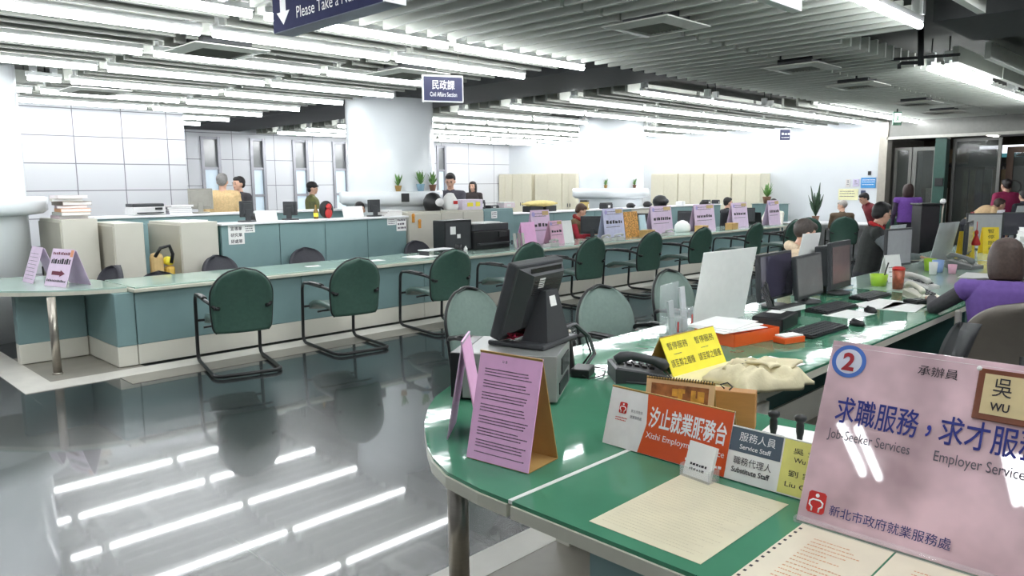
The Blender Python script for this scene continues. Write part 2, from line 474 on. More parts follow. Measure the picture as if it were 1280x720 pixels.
STAFF_LAMPS = [(5.0, 6.98, 2.14), (3.0, 4.95, 2.14), (1.0, 2.9, 2.14), (9.55, 11.5, 2.83), (9.55, 11.5, 2.65), (11.55, 13.5, 2.83), (13.55, 15.5, 2.83), (5.0, 6.9, 1.05), (3.0, 4.95, 1.05), (1.0, 2.9, 1.05), (9.55, 11.5, 1.05), (5.0, 6.9, -.15), (3.0, 4.95, -.15), (1.0, 2.9, -.15), (-.9, .9, -.15), (5.0, 6.9, -1.3), (3, 4.95, -1.3), (1, 2.9, -1.3), (9.55, 11.5, -1.3), (-2.35, -1.5, 2.2), (-2.35, -1.5, 2.07), (-2.2, -1.45, 1.09), (-2.2, -1.45, 1.02), (13.55, 15.4, .2)]
for i, (x0, x1, y) in enumerate(STAFF_LAMPS):
    lamp(x0, x1, y, 'bright tube lamp, number %d of those over the staff desks past the aisle' % (i+1))

# ------------------------------------------------------------------ columns
for i, (cx, cy) in enumerate(COLS):
    b = MB(); b.lathe([(CR, 0), (CR, 3.25)], (cx, cy, 0), 48)
    c = struct('column', b, COLUMN_WHITE)
    rr = COLLAR if i else .9
    ztop, zb = (1.57, 1.38) if i else (1.57, 1.4)
    obj('collar', MB().lathe([(CR, zb-.04), (rr-.05, zb-.02), (rr, zb+.02), (rr, ztop-.01), (rr-.03, ztop), (CR, ztop)], (cx, cy, 0), 48, cap=False), COLUMN_WHITE, c)

# ------------------------------------------------------------------ far service counter
def counter_unit(x0, x1, y0, y1, label, group=None, m=TEAL, kick=CREAM, name='counter_cabinet', ztop=.698, zk=.2):
    t = thing(name, label, 'cabinet', ((x0+x1)/2, (y0+y1)/2, 0), 0, group)
    w, d = (x1-x0)/2, (y1-y0)/2
    obj('body', MB().bx(-w+.003, w-.003, -d, d, zk, ztop, .008), m, t)
    obj('kickboard', MB().bx(-w+.003, w-.003, -d+.004, d-.004, 0.012, zk, .004), kick, t)
    return t
FX = [2.48, 4.2, 5.9, 7.6, 9.3, 11.0, 12.7, 14.2, 15.68]
for i in range(8):
    counter_unit(FX[i]+.0, FX[i+1], 7.38, 7.75, 'teal counter base with cream kickboard, %s of the long far counter' % ORD[i], 'counter bases of the long far counter')
t = thing('counter_worktop', 'long pale green glass worktop with cream edge on the far counter', 'worktop', (2.45, 7.3, .7))
obj('glass_top', MB().bx(.02, 13.55, .02, .85, .035, .05, .004), GLASS_TOP, t)
obj('edge_band', MB().bx(0, 13.57, 0, .87, 0, .035, .008), EDGE, t)
# kidney-shaped end of the far counter
def kidney():
    pts = []
    ctrl = [(1.2, 8.55), (1.36, 8.3), (1.5, 8.06), (1.68, 7.84), (1.88, 7.66), (2.1, 7.53), (2.3, 7.46), (2.44, 7.44), (2.44, 8.17), (2.3, 8.6), (2.2, 9.0), (1.8, 9.2), (1.2, 9.2)]
    return ctrl
t = thing('round_counter_top', 'pale green rounded end top on steel leg at the far counter', 'worktop', (0, 0, 0))
kp = kidney()
b = MB(); b.prism(kp, .735, .75); obj('glass_top', b, GLASS_TOP, t)
b = MB(); cxk = sum(p[0] for p in kp)/len(kp); cyk = sum(p[1] for p in kp)/len(kp)
b.prism(kp, .7, .735); obj('edge_band', b, EDGE, t)
obj('leg', MB().cyl((1.85, 7.58, 0.015), (1.85, 7.58, .7), .035).cyl((1.85, 7.58, .005), (1.85, 7.58, .02), .045), STEEL, t)
counter_unit(2.3, 2.478, 7.38, 8.26, 'teal return panel beside the steel leg of the rounded counter end')
counter_unit(1.7, 2.295, 8.2, 8.32, 'teal counter base under the rounded pale green counter end')
# ------------------------------------------------------------------ chairs for visitors
def arc(c, r, a0, a1, n, ax='yz'):
    out = []
    for k in range(n+1):
        a = a0+(a1-a0)*k/n
        if ax == 'yz': out.append((c[0], c[1]+r*math.cos(a), c[2]+r*math.sin(a)))
        else: out.append((c[0]+r*math.cos(a), c[1]+r*math.sin(a), c[2]))
    return out
def back_fn(w, z0, z1, y0, lean, dish):
    def fn(u, v):
        z = z0+(z1-z0)*v
        # width profile: a little waisted low, rounded top
        t = max(0.0, (v-.55)/.45)
        hw = w/2*(0.92+0.08*math.sin(v*PI*.9))*math.sqrt(max(0.0, 1-t**2.2*.995))
        if v < .06: hw *= .9+.1*(v/.06)
        x = (2*u-1)*hw
        y = y0-lean*v+0.03*math.sin(v*PI*1.0)-dish*(1-(2*u-1)**2)
        return (x, y, z), (0.25*(2*u-1)*-dish*10, 1, lean)
    return fn
def make_visitor_chair(label, mback=CHAIR_GREEN, mseat=CHAIR_SEAT):
    t = thing('cantilever_chair', label, 'chair', (0, 0, 0), 0, None)
    f = []
    W = .29
    side = [(-.235, -.30, .60), (-.27, -.24, .645), (-W, -.16, .66), (-W, .20, .665)]+arc((-W, .28, .575), .09, PI/2, 0, 5)[1:]+[(-W, .40, .10)]+[(-W, .395, .06), (-W, .37, .035), (-W, .33, .022)]
    rear = [(-W, -.36, .022)]+[(-W+.02, -.41, .022), (-W+.06, -.44, .022), (W-.06, -.44, .022), (W-.02, -.41, .022), (W, -.36, .022)]
    path = side+rear+[(-p[0], p[1], p[2]) for p in side[::-1]]
    b = MB(); b.tube(path, .0165, 10)
    b.tube([(-W, .385, .40), (W, .385, .40)], .012, 8)
    b.tube([(-W, -.0, .395), (-W+.05, 0, .40), (W-.05, 0, .40), (W, 0, .395)], .010, 8)
    b.tube([(-.235, -.30, .60), (-.2, -.315, .60)], .016, 8).tube([(.235, -.30, .60), (.2, -.315, .60)], .016, 8)
    obj('frame', b, BLACK_METAL, t)
    for sx in (-1, 1):
        p = MB()
        p.loft([[(sx*W+.026*math.cos(q), y, z+.012*math.sin(q)) for q in [2*PI*k/10 for k in range(10)]] for y, z in ((-.13, .675), (-.1, .682), (.1, .684), (.19, .678))])
        obj('armrest', p, BLACK, t)
    s = MB()
    def sf(u, v):
        y = -.27+.66*v; x = (2*u-1)*(.235-.02*v)
        z = .425+.02*math.sin(v*PI)-(max(0, v-.8)*.22)+.018*(2*u-1)**2
        return (x, y, z), (0, 0, 1)
    s.sheet(sf, 10, 14, .055)
    obj('seat', s, mseat, t)
    k = MB(); k.sheet(back_fn(.53, .37, .945, -.25, .10, .035), 14, 22, .035)
    obj('backrest', k, mback, t)
    e = MB(); fn = back_fn(.53, .37, .945, -.25, .10, .035)
    rim = [fn(0, v)[0] for v in [i/22 for i in range(23)]]+[fn(1, v)[0] for v in [i/22 for i in range(22, -1, -1)]]
    e.tube(rim, .013, 6); obj('piping', e, BLACK, t)
    return t
CH_LABELS = []
chair0 = make_visitor_chair('green cantilever chair at the far counter, closest to the steel leg of its rounded end')
chair_spots = [(3.12, 6.68, -13.7), (4.29, 6.7, -7.5), (5.6, 6.75, -8), (6.85, 6.75, -4), (8.1, 6.75, -6), (9.5, 6.75, -6), (10.95, 6.75, -8), (12.75, 6.75, -4), (14.3, 6.75, -4)]
CHL = ['green cantilever chair at the far counter, closest to the steel leg of its rounded end',
       'second green cantilever chair along the far counter from the steel leg',
       'third green cantilever chair from the steel leg, one before the kiosk monitor',
       'green cantilever chair at the far counter mostly hidden behind the kiosk monitor',
       'green cantilever chair at the far counter just past the kiosk monitor',
       'sixth green cantilever chair from the steel leg, behind the grey-green chairs of the near desk',
       'seventh green cantilever chair from the steel leg, seen above the white sign back',
       'eighth green cantilever chair from the steel leg along the far counter',
       'last green cantilever chair of the far counter row before the far wall']
for i, (x, y, a) in enumerate(chair_spots):
    c = chair0 if i == 0 else copy_tree(chair0)
    c.location = (x, y, 0); c.rotation_euler = (0, 0, R(a)); c['label'] = CHL[i]; c['group'] = 'green chairs along the far counter'
for i, (x, y, a, l) in enumerate([(15.42, 6.75, -50, 'green chair turned toward the far wall, first of the three past the sign row'), (16.3, 6.3, -62, 'green chair under the grey-haired person at the far wall'), (16.9, 5.45, -62, 'green chair at the far wall desk beside the red-jacketed person')]):
    c = copy_tree(chair0); c.location = (x, y, 0); c.rotation_euler = (0, 0, R(a)); c['label'] = l; c['group'] = 'green chairs at the far wall desk'
CHAIR_LIT = mat('grey_green_lit_fabric', (124, 144, 136), 0.55, var=0.06, vs=40, bump=0.08, bs=300)  # visitor chair colour made paler to carry light falling on its front
cn = make_visitor_chair('grey-green padded chair on the aisle side of the near desk, behind the telephone', CHAIR_LIT, CHAIR_LIT)
p = pz(748, 400, .72); cn.location = (p.x+.04, p.y-.28, 0); cn.rotation_euler = (0, 0, R(172)); cn['group'] = 'grey-green chairs on the aisle side of the near desk'
for (x, y), a, l in (((842, 372), 176, 'grey-green padded chair behind the clear leaflet holder'), ((597, 400), 184, 'grey-green padded chair almost hidden behind the kiosk monitor')):
    c = copy_tree(cn); q = pz(x, y, .72); c.location = (q.x-.02, q.y-.28, 0); c.rotation_euler = (0, 0, R(a)); c['label'] = l

# ------------------------------------------------------------------ near desk: worktops and bases
def rounded(pts): return pts
main_top = [(1.47, 1.478), (1.47, 1.6), (1.49, 1.77), (1.54, 1.9), (1.61, 2.02), (1.75, 2.21), (1.89, 2.36), (2.02, 2.47), (2.2, 2.57), (2.42, 2.65), (2.7, 2.69), (6.62, 2.69), (6.62, 1.5), (2.74, 1.5), (2.74, 1.478)]
t = thing('counter_worktop', 'bright green glass worktop with rounded corner under the kiosk computer', 'worktop', (0, 0, 0))
obj('glass_top', MB().prism(main_top, .738, .75), GREEN_TOP, t)
obj('edge_band', MB().prism([(x+(-.008 if x < 1.6 else 0), y) for x, y in main_top], .7, .738), EDGE, t)
ret_top = [(1.47, -.6), (1.47, 1.462), (2.74, 1.462), (2.74, -.6)]
t2 = thing('counter_worktop', 'bright green glass worktop carrying the pink job service sign', 'worktop', (0, 0, 0))
obj('glass_top', MB().prism(ret_top, .738, .75), GREEN_TOP, t2)
obj('edge_band', MB().prism([(1.462, -.6), (1.462, 1.462), (2.745, 1.462), (2.745, -.6)], .7, .738), EDGE, t2)
obj('joint_strip', MB().bx(1.47, 2.74, 1.4625, 1.4775, .74, .7515), mat('white_joint', (232, 238, 232), .4), t2, 'white joint strip')
t = thing('table_leg', 'round steel leg under the rounded green corner of the near desk', 'leg', (1.80, 2.08, 0))
obj('post', MB().cyl((0, 0, .012), (0, 0, .70), .04), STEEL, t); obj('foot', MB().cyl((0, 0, 0), (0, 0, .014), .05), STEEL, t)
# bases
t = thing('counter_cabinet', 'dark teal panel base with white kickboard along the near desk', 'cabinet', (0, 0, 0))
obj('panel', MB().bx(2.51, 6.6, 2.15, 2.2, .2, .7), TEAL_DEEP, t)
obj('kickboard', MB().bx(2.51, 6.6, 2.13, 2.21, .0, .2), CREAM, t)
obj('end_panel', MB().bx(6.52, 6.6, 1.56, 2.13, .0, .7), TEAL_DEEP, t)
t = thing('counter_cabinet', 'teal front base below the green worktop with the cream paper', 'cabinet', (0, 0, 0))
obj('panel', MB().bx(1.75, 1.8, -.6, 1.4, .1, .7).bx(1.8, 2.3, 1.36, 1.4, .1, .7), TEAL, t)
obj('kickboard', MB().bx(1.76, 1.8, -.6, 1.39, 0, .1), CREAM, t)
struct('trim_4', MB().bx(1.1, 6.7, 2.215, 2.39, 0, .006).bx(1.1, 1.28, -.6, 2.215, 0, .006), STONE_WHITE)
struct('trim_5', MB().bx(1.28, 6.6, 1.4, 2.215, 0, .005), GREY_TILE)
t = thing('partition_panel', 'low divider panel with white front edge under the near desk', 'panel', (0, 0, 0))
obj('board', MB().bx(5.95, 5.98, 1.49, 2.12, .02, .69), TEAL_DEEP, t); obj('edge', MB().bx(5.94, 5.99, 1.45, 1.49, .0, .75, .01), CREAM, t)
# drawer pedestal under the cloth bag
t = thing('drawer_pedestal', 'cream drawer pedestal under the near desk below the cloth bag', 'drawer unit', (3.0, 1.78, 0))
obj('body', MB().bx(-.2, .2, -.24, .24, .05, .68), CREAM, t)
for z in (.1, .3, .5):
    d = obj('drawer', MB().bx(-.19, .19, -.262, -.242, z, z+.17, .004), CREAM, t)
    obj('handle', MB().bx(-.07, .07, -.272, -.262, z+.1, z+.13), CHARCOAL, d)
obj('plinth', MB().bx(-.19, .19, -.23, .23, 0, .05), BLACK, t)

# ------------------------------------------------------------------ things on the near desk
T = .7505
# desktop computer lying flat
a_pc = math.atan2(-.38, .24)
t = thing('desktop_computer', 'grey desktop computer case lying flat with the kiosk monitor on it', 'computer', (2.03, 2.38, T), a_pc)
L, D, Hh = .455, .37, .205
obj('case', MB().bx(0.05, L, .012, D, .012, Hh, .004), mat('silver_case', (140, 143, 141), .4, metal=.3, var=.03), t)
obj('front_bezel', MB().bx(0, .05, 0, D, .012, Hh, .004), BLACK, t)
obj('front_plate', MB().bx(.052, L, 0, .012, .012, Hh, .003), mat('silver_front', (158, 160, 158), .35, metal=.2, var=.03), t)
obj('power_button', MB().cyl((.10, 0, .155), (.10, -.006, .155), .016), CHARCOAL, t)
obj('rear_slots', MB().bx(L, L+.004, .06, .3, .03, .08).bx(L, L+.004, .12, .32, .10, .17), DARK_STEEL, t)
obj('feet', MB().bx(.03, .07, .03, .07, 0, .012).bx(.38, .42, .03, .07, 0, .012).bx(.03, .07, .3, .34, 0, .012).bx(.38, .42, .3, .34, 0, .012), BLACK, t)

def monitor(label, loc, rz, w, h, depth=.05, lift=.09, tilt=0, frame=CHARCOAL, screen=SCREEN, bez=.018, group=None, back=True):
    t = thing('computer_monitor', label, 'monitor', loc, rz, group)
    M = Matrix.Translation((0, 0, lift)) @ Matrix.Rotation(R(-tilt), 4, 'X')
    b = MB(); b.M = M
    b.bx(-w/2, w/2, 0, .03, 0, h, .006)
    b.bx(-w/2+.03, w/2-.03, .03, depth, .03, h-.03, .012)
    obj('housing', b, frame, t)
    s = MB(); s.M = M; s.bx(-w/2+bez, w/2-bez, -.002, .0, bez*1.2, h-bez)
    obj('screen', s, screen, t)
    n = MB(); n.box((0, depth+.0, lift*.5+.05), (.07, .03, lift+.1), None, .008)
    obj('stand', n, frame, t)
    obj('base', MB().loft([[(.12*math.cos(q), .02+.085*math.sin(q), z) for q in [2*PI*k/24 for k in range(24)]] for z in (0, .012, .018)]), frame, t)
    return t
# kiosk monitor, seen from behind
p = pz(662, 425, T+.21)
nl = Vector((-AX_R.x, -AX_R.y, 0)).normalized()*.84+Vector((AX_F.x, AX_F.y, 0)).normalized()*.54
rzm = math.atan2(nl.y, nl.x)+PI/2
t = thing('computer_monitor', 'thick black kiosk monitor with white stickers on top of the flat computer case', 'monitor', (p.x, p.y, T+.2055), rzm)
M = Matrix.Translation((0, -.085, .045)) @ Matrix.Rotation(R(-17), 4, 'X')
b = MB(); b.M = M; b.bx(-.2, .2, 0, .055, 0, .345, .01); obj('front_frame', b, CHARCOAL, t)
b = MB(); b.M = M; b.bx(-.178, .178, -.002, 0, .03, .32); obj('screen', b, SCREEN, t)
b = MB(); b.M = M
b.loft([[(x, .055, z) for x, z in ((-.185, .02), (.185, .02), (.185, .33), (-.185, .33))], [(x, .105, z) for x, z in ((-.13, .07), (.13, .07), (.13, .31), (-.13, .31))]], smooth=False)
obj('back_shell', b, CHARCOAL, t)
b = MB(); b.M = M
for k in range(9): b.box((0, .0815+.0012*k, .333-.003*k), (.26, .004, .0025))
for k in range(8): b.bx(-.115, .115, .1048, .1075, .22+.009*k, .2235+.009*k)
obj('vent_slots', b, BLACK, t)
b = MB(); b.M = M; b.bx(.03, .075, .1052, .1066, .25, .295); obj('sticker', b, PAPER, t, 'white sticker')
b = MB()
b.loft([[(x, y, 0.0) for x, y in ((-.10, .02), (.10, .02), (.10, .15), (-.10, .15))], [(x, y, .03) for x, y in ((-.095, .02), (.095, .02), (.095, .148), (-.095, .148))], [(x, y, .24) for x, y in ((-.05, .078), (.05, .078), (.05, .115), (-.05, .115))]], smooth=False)
obj('stand', b, CHARCOAL, t)
b = MB(); b.M = plane_M((.0, .1205, .20), (-1, 0, 0), (0, -.05, .21)); b.bx(-.03, .02, -.03, .02, 0, .002); obj('sticker', b, PAPER, t, 'white sticker on the stand')
obj('base', MB().bx(-.16, .16, -.12, .165, 0, .022, .008), CHARCOAL, t)
tk = thing('cable_bundle', 'bundle of red cables lying under the kiosk monitor', 'cables', (p.x-.08, p.y+.02, T+.2055+.022), 0)
rnd = random.Random(4)
for k in range(5):
    pts = [(rnd.uniform(-.10, .10), rnd.uniform(-.08, .08), rnd.uniform(.006, .05)) for _ in range(7)]
    obj('cable', MB().tube(pts, .0045, 6), mat('red_cable', (170, 40, 70), .4), tk)
for k, (m_, off) in enumerate(((mat('grey_cable', (120, 120, 124), .5), 0), (mat('grey_cable', 0, 0), .012), (BLACK, .03))):
    a1 = pz(700, 412, T+.215); b1 = pz(735, 452, T+.02)
    o = obj('power_cord', MB().tube([(a1.x, a1.y+off, a1.z), (a1.x+.12, a1.y+.0+off, a1.z+.012), ((a1.x+b1.x)/2+.12, (a1.y+b1.y)/2+off, .9), (b1.x+.06, b1.y+off, .8), (b1.x, b1.y+off, .756)], .005, 6), m_)
    tag(o, ['grey cord running from the kiosk monitor down to the desk', 'second grey cord beside it running down to the desk', 'black cord trailing behind the flat computer case'][k], 'cord')
# card reader / adapter with stick
p = pz(729, 468, T)
t = thing('network_adapter', 'small black adapter box with upright stick between computer and telephone', 'adapter', (p.x, p.y, T), R(25))
obj('body', MB().bx(-.075, .055, -.045, .045, 0, .04, .006), BLACK, t)
obj('antenna', MB().box((0, .065, .10), (.03, .03, .2), (R(-8), R(8), 0), .006), BLACK, t)
obj('antenna_tip', MB().ball((.012, .075, .2), (.013, .013, .013)), STEEL, t)
obj('cord', MB().tube([(-.06, .0, .02), (-.1, -.05, .006), (0, -.1, .005), (.12, -.08, .005), (.16, .04, .005)], .003, 6), BLACK, t)

def tent(label, name, loc, rz, w, h, depth, face, inner, cat='sign', base=True, thick=.004):
    """card folded into an A: front face towards local -Y, returns thing and the face frame"""
    t = thing(name, label, cat, loc, rz)
    hz = math.sqrt(h*h-(depth/2)**2)
    F = plane_M((-w/2, -depth/2, .003), (1, 0, 0), (0, depth/2, hz))
    b = MB(); b.M = F; b.bx(0, w, 0, h, -thick, 0); obj('front_panel', b, face, t)
    B = plane_M((w/2, depth/2, .003), (-1, 0, 0), (0, -depth/2, hz))
    b = MB(); b.M = B; b.bx(0, w, 0, h, -thick, 0); obj('back_panel', b, inner, t)
    if base: obj('base_flap', MB().bx(-w/2, w/2, -depth/2+.002, depth/2-.002, 0, .003), inner, t)
    return t, F
# pink notice tent in front of the computer
pa, pb = pz(583, 572, T), pz(660, 593, T)
d = (pb-pa); mid = (pa+pb)/2; ang = math.atan2(d.y, d.x)
nrm = Vector((math.cos(ang+PI/2), math.sin(ang+PI/2), 0))
w = d.length; t, F = tent('pink printed notice folded into a tent of brown card before the computer case', 'notice_tent', tuple(mid+nrm*.085), ang, w, .36, .17, PINK, CARDBOARD)
lettering(t, '公 告', INK, F, w*.38, .327, h=.009, name='heading')
text_lines(t, INK, F, .03, w-.02, [.30-.0098*k for k in range(29) if k % 4 != 3], .0038, 3, cw=.0042, name='printed_lines')
# second pink tent standing behind it
pa, pb = pz(580, 556, T), pz(594, 578, T)
t, F = tent('pink tent notice with dark print turned edge-on behind the pink notice', 'notice_tent', (1.80, 2.02, T), R(-140), .2, .36, .12, PINK_SIGN, PINK, base=False)
text_lines(t, INK, F, .02, .18, [.30-.03*k for k in range(5)], .014, 8, name='printed_lines')
b = MB(); b.M = F; b.ball((.1, .12, .001), (.03, .03, .0012)); obj('red_emblem', b, RED_INK, t)

# telephone
def telephone(label, loc, rz, m, mk, s=1.0, group=None):
    t = thing('telephone', label, 'telephone', loc, rz, group)
    b = MB(); b.loft([[(x*s, y*s, z*s) for x, y, z in r] for r in ([(-.09, -.11, 0), (.09, -.11, 0), (.09, .11, 0), (-.09, .11, 0)], [(-.09, -.11, .022), (.09, -.11, .022), (.09, .11, .06), (-.09, .11, .06)], [(-.083, -.10, .028), (.083, -.10, .028), (.083, .10, .066), (-.083, .10, .066)])], smooth=False)
    obj('base', b, m, t)
    h = MB(); x0 = -.06*s
    h.tube([(x0, -.105*s, .055*s), (x0, -.09*s, .07*s), (x0, -.05*s, .088*s), (x0, .04*s, .108*s), (x0, .08*s, .103*s), (x0, .105*s, .088*s)], [.02*s, .025*s, .018*s, .018*s, .025*s, .021*s], 10)
    obj('handset', h, m, t)
    k = MB()
    for i in range(3):
        for j in range(4): k.box(((.0+.03*i)*s, (-.06+.032*j)*s, (.04+.0055*j)*s), (.02*s, .02*s, .012*s), (R(10), 0, 0))
    obj('keypad', k, mk, t)
    obj('display', MB().box((.03*s, .075*s, .066*s), (.08*s, .035*s, .006*s), (R(10), 0, 0)), mat('phone_display', (120, 128, 120), .2), t)
    obj('cord', MB().tube([(x0, -.105*s, .04*s), (x0-.05*s, -.12*s, .012*s), (x0-.07*s, -.02*s, .006*s), (x0-.045*s, .07*s, .01*s)], .005*s, 6), m, t)
    return t
p = pz(798, 474, T)
telephone('charcoal desk telephone behind the orange sign', (p.x+.02, p.y+.02, T), R(48), CHARCOAL, BLACK, 1.12)

# orange counter sign
t, F = tent('orange and white employment service desk sign at the worktop joint', 'desk_sign', (2.10, 1.345, T), R(-90), .47, .205, .12, mat('sign_white', (236, 236, 238), .35, coat=.3), CARDBOARD, base=False)
SIGN_ORANGE = mat('sign_orange', (216, 84, 36), .35, var=.03, coat=.3)
b = MB(); b.M = F; b.prism([(.148, .001), (.47, .001), (.47, .204), (.15, .204), (.165, .1)], .0003, .0012); obj('orange_field', b, SIGN_ORANGE, t)
lettering(t, '汐止就業服務台', INK_WHITE, F, .172, .092, w=.285, h=.072, bold=.02, lift=.002)
lettering(t, 'Xizhi Employment Service', INK_WHITE, F, .17, .05, w=.29, h=.026, lift=.002)
text_lines(t, INK_WHITE, F, .33, .455, [.02], .012, 2, lift=.002)
def emblem(t, F, x, y, s, lift=.0012):
    b = MB(); b.M = F; b.prism([(x+s*.12, y), (x+s*.88, y), (x+s, y+s*.12), (x+s, y+s*1.08), (x+s*.88, y+s*1.2), (x+s*.12, y+s*1.2), (x, y+s*1.08), (x, y+s*.12)], lift-.0006, lift); obj('emblem_ground', b, RED_INK, t)
    b = MB(); b.M = F @ Matrix.Translation((x+s/2, y, lift+.0006))
    b.ball((0, s*.98, 0), (s*.11, s*.11, .0006), 14, 6)
    b.tube([(-s*.2, s*.08, 0), (-s*.2, s*.3, 0), (-s*.36, s*.42, 0), (-s*.36, s*.62, 0), (-s*.2, s*.74, 0), (s*.2, s*.74, 0), (s*.36, s*.62, 0), (s*.36, s*.42, 0), (s*.2, s*.3, 0), (s*.2, s*.08, 0)], s*.05, 6)
    obj('emblem_figure', b, INK_WHITE, t)
emblem(t, F, .045, .115, .032)
text_lines(t, RED_INK, F, .036, .085, [.098, .09], .004, 6, lift=.001)
lettering(t, '新北市政府', INK_GREY, F, .095, .125, w=.047, h=.011, lift=.001); lettering(t, '就業服務處', INK_GREY, F, .095, .105, w=.047, h=.011, lift=.001)

# staff name sign
t, F = tent('grey white and yellow staff name sign beside the orange sign', 'desk_sign', (2.09, .90, T), R(-90), .42, .165, .1, PAPER, PAPER, base=False)
b = MB(); b.M = F; b.bx(.001, .165, .088, .165, .0003, .0012); obj('grey_field', b, mat('slate_grey_print', (84, 98, 112), .4), t)
b = MB(); b.M = F; b.bx(.17, .42, .004, .161, .0003, .0012); obj('yellow_field', b, mat('pale_yellow_print', (238, 232, 134), .5), t)
lettering(t, '服務人員', INK_WHITE, F, .03, .122, w=.115, h=.027, lift=.002); lettering(t, 'Service Staff', INK_WHITE, F, .035, .098, w=.1, h=.014, bold=.01, lift=.002)
lettering(t, '職務代理人', INK, F, .022, .05, w=.122, h=.024, lift=.002); lettering(t, 'Substitute Staff', INK, F, .02, .026, w=.122, h=.016, bold=.02, lift=.002)
lettering(t, '吳 金', INK, F, .2, .122, w=.072, h=.018, lift=.002); lettering(t, 'Wu Chin', INK, F, .205, .098, w=.085, h=.014, lift=.002)
lettering(t, '劉 家', INK, F, .195, .056, w=.072, h=.018, lift=.002); lettering(t, 'Liu Chia', INK, F, .19, .026, w=.095, h=.014, lift=.002)

# clear holder of business cards
ACRYL = glass_mat('clear_acrylic', (235, 240, 242), .22)
t = thing('card_holder', 'clear stand of white name cards at the foot of the orange sign', 'card holder', (1.985, 1.165, T), R(-97))
obj('stand', MB().bx(-.055, .055, -.02, .03, 0, .004).bx(-.055, .055, -.022, -.018, 0, .035).bx(-.055, -.051, -.02, .03, .004, .04).bx(.051, .055, -.02, .03, .004, .04), ACRYL, t)
Mc = plane_M((-.05, -.014, .006), (1, 0, 0), (0, .035, .1))
b = MB(); b.M = Mc; b.bx(0, .1, 0, .105, -.012, 0); obj('cards', b, PAPER, t)
text_lines(t, INK, Mc, .02, .085, [.02, .035], .008, 4, lift=.001)

# picture calendar
t, F = tent('spiral-bound picture calendar standing behind the orange sign', 'desk_calendar', (2.33, 1.45, T), R(-73), .25, .2, .1, mat('tan_card', (214, 178, 134), .6), CARDBOARD)
b = MB(); b.M = F
PIC = mat('warm_picture_print', (150, 92, 52), .35, var=.55, vs=26)
b.bx(.02, .23, .02, .178, .0003, .0012); obj('picture', b, PIC, t)
b = MB(); b.M = F
for k in range(24): b.tube([(.01+.0100*k, .192, .003), (.01+.01*k, .203, .004), (.01+.01*k, .205, -.004), (.01+.01*k, .194, -.008)], .0014, 5)
obj('spiral_binding', b, BLACK, t)
b = MB(); b.M = F
rnd = random.Random(2)
for k in range(16):
    x, y = rnd.uniform(.03, .21), rnd.uniform(.03, .15); b.bx(x, x+rnd.uniform(.01, .03), y, y+rnd.uniform(.01, .04), .0013, .0016+k*1e-5)
obj('picture_markings', b, mat('golden_print', (206, 150, 60), .4, var=.3, vs=40), t)
# wooden box
p = pz(925, 553, T)
t = thing('wooden_box', 'small pale brown wooden file box behind the orange sign', 'box', (2.52, 1.345, T), R(-68))
obj('body', MB().bx(-.085, .085, -.03, .03, 0, .14, .003), WOOD, t)
obj('clip', MB().tube([(-.03, .0, .141), (-.045, 0, .155), (-.02, .01, .162), (.0, 0, .15), (-.01, -.02, .143)], .003, 6), DARK_STEEL, t)
# stamps on white paper
o = obj('paper_sheet', MB().box((2.52, 1.02, T+.001), (.3, .42, .002), (0, 0, R(8))), PAPER); tag(o, 'loose white paper under the two self-inking stamps', 'paper')
for (x, y), l in (((966, 556), 'black stamp with round knob beside the wooden box'), ((999, 562), 'black stamp with round knob beside the pink sign edge')):
    p = pz(x, y, T)
    t = thing('rubber_stamp', l, 'stamp', (p.x, p.y, T+.002), 0, 'rubber stamps behind the name sign')
    obj('stamp_block', MB().lathe([(.014, 0), (.015, .02), (.012, .03)], seg=20), STEEL, t)
    obj('handle', MB().lathe([(.009, .03), (.010, .045), (.013, .06), (.013, .085), (.011, .095), (.018, .1), (.02, .108), (.018, .116), (.008, .12), (.001, .121)], seg=20), BLACK, t)
# papers under the foreground glass
CREAMP = mat('cream_printed_paper', (226, 218, 190), .35, var=.06, vs=9)
t = thing('printed_paper', 'large cream printed sheet lying flat on the green worktop', 'paper', (1.755, 1.05, T), 0)
obj('sheet', MB().bx(-.235, .235, -.17, .17, 0, .001), CREAMP, t)
text_lines(t, mat('faded_print', (212, 203, 176), .5), plane_M((-.235, .17, .001), (0, -1, 0), (1, 0, 0)), .02, .32, [.03+.016*k for k in range(26)], .005, 5, cw=.006, lift=.0006)
for y0, y1, l in ((.57, .8, 'cream leaflet with punched edge at the foot of the pink sign'), (.3, .565, 'second cream leaflet beside it under the pink sign')):
    t = thing('printed_paper', l, 'paper', (1.7, (y0+y1)/2, T), 0)
    h2 = (y1-y0)/2
    obj('sheet', MB().bx(-.21, .2, -h2, h2, 0, .001), mat('cream_leaflet', (232, 222, 200), .35, var=.05, vs=8), t)
    Fp = plane_M((-.21, h2, .001), (0, -1, 0), (1, 0, 0))
    text_lines(t, mat('warm_print', (214, 160, 120), .5), Fp, .06, .19, [.06+.02*k for k in range(15)], .006, 7, lift=.0006, fill=.4)
    if y0 > .5:
        b = MB(); b.M = Fp
        for k in range(13): b.bx(.006, .013, .012+.03*k, .02+.03*k, .0003, .001)
        obj('punched_marking', b, INK, t)

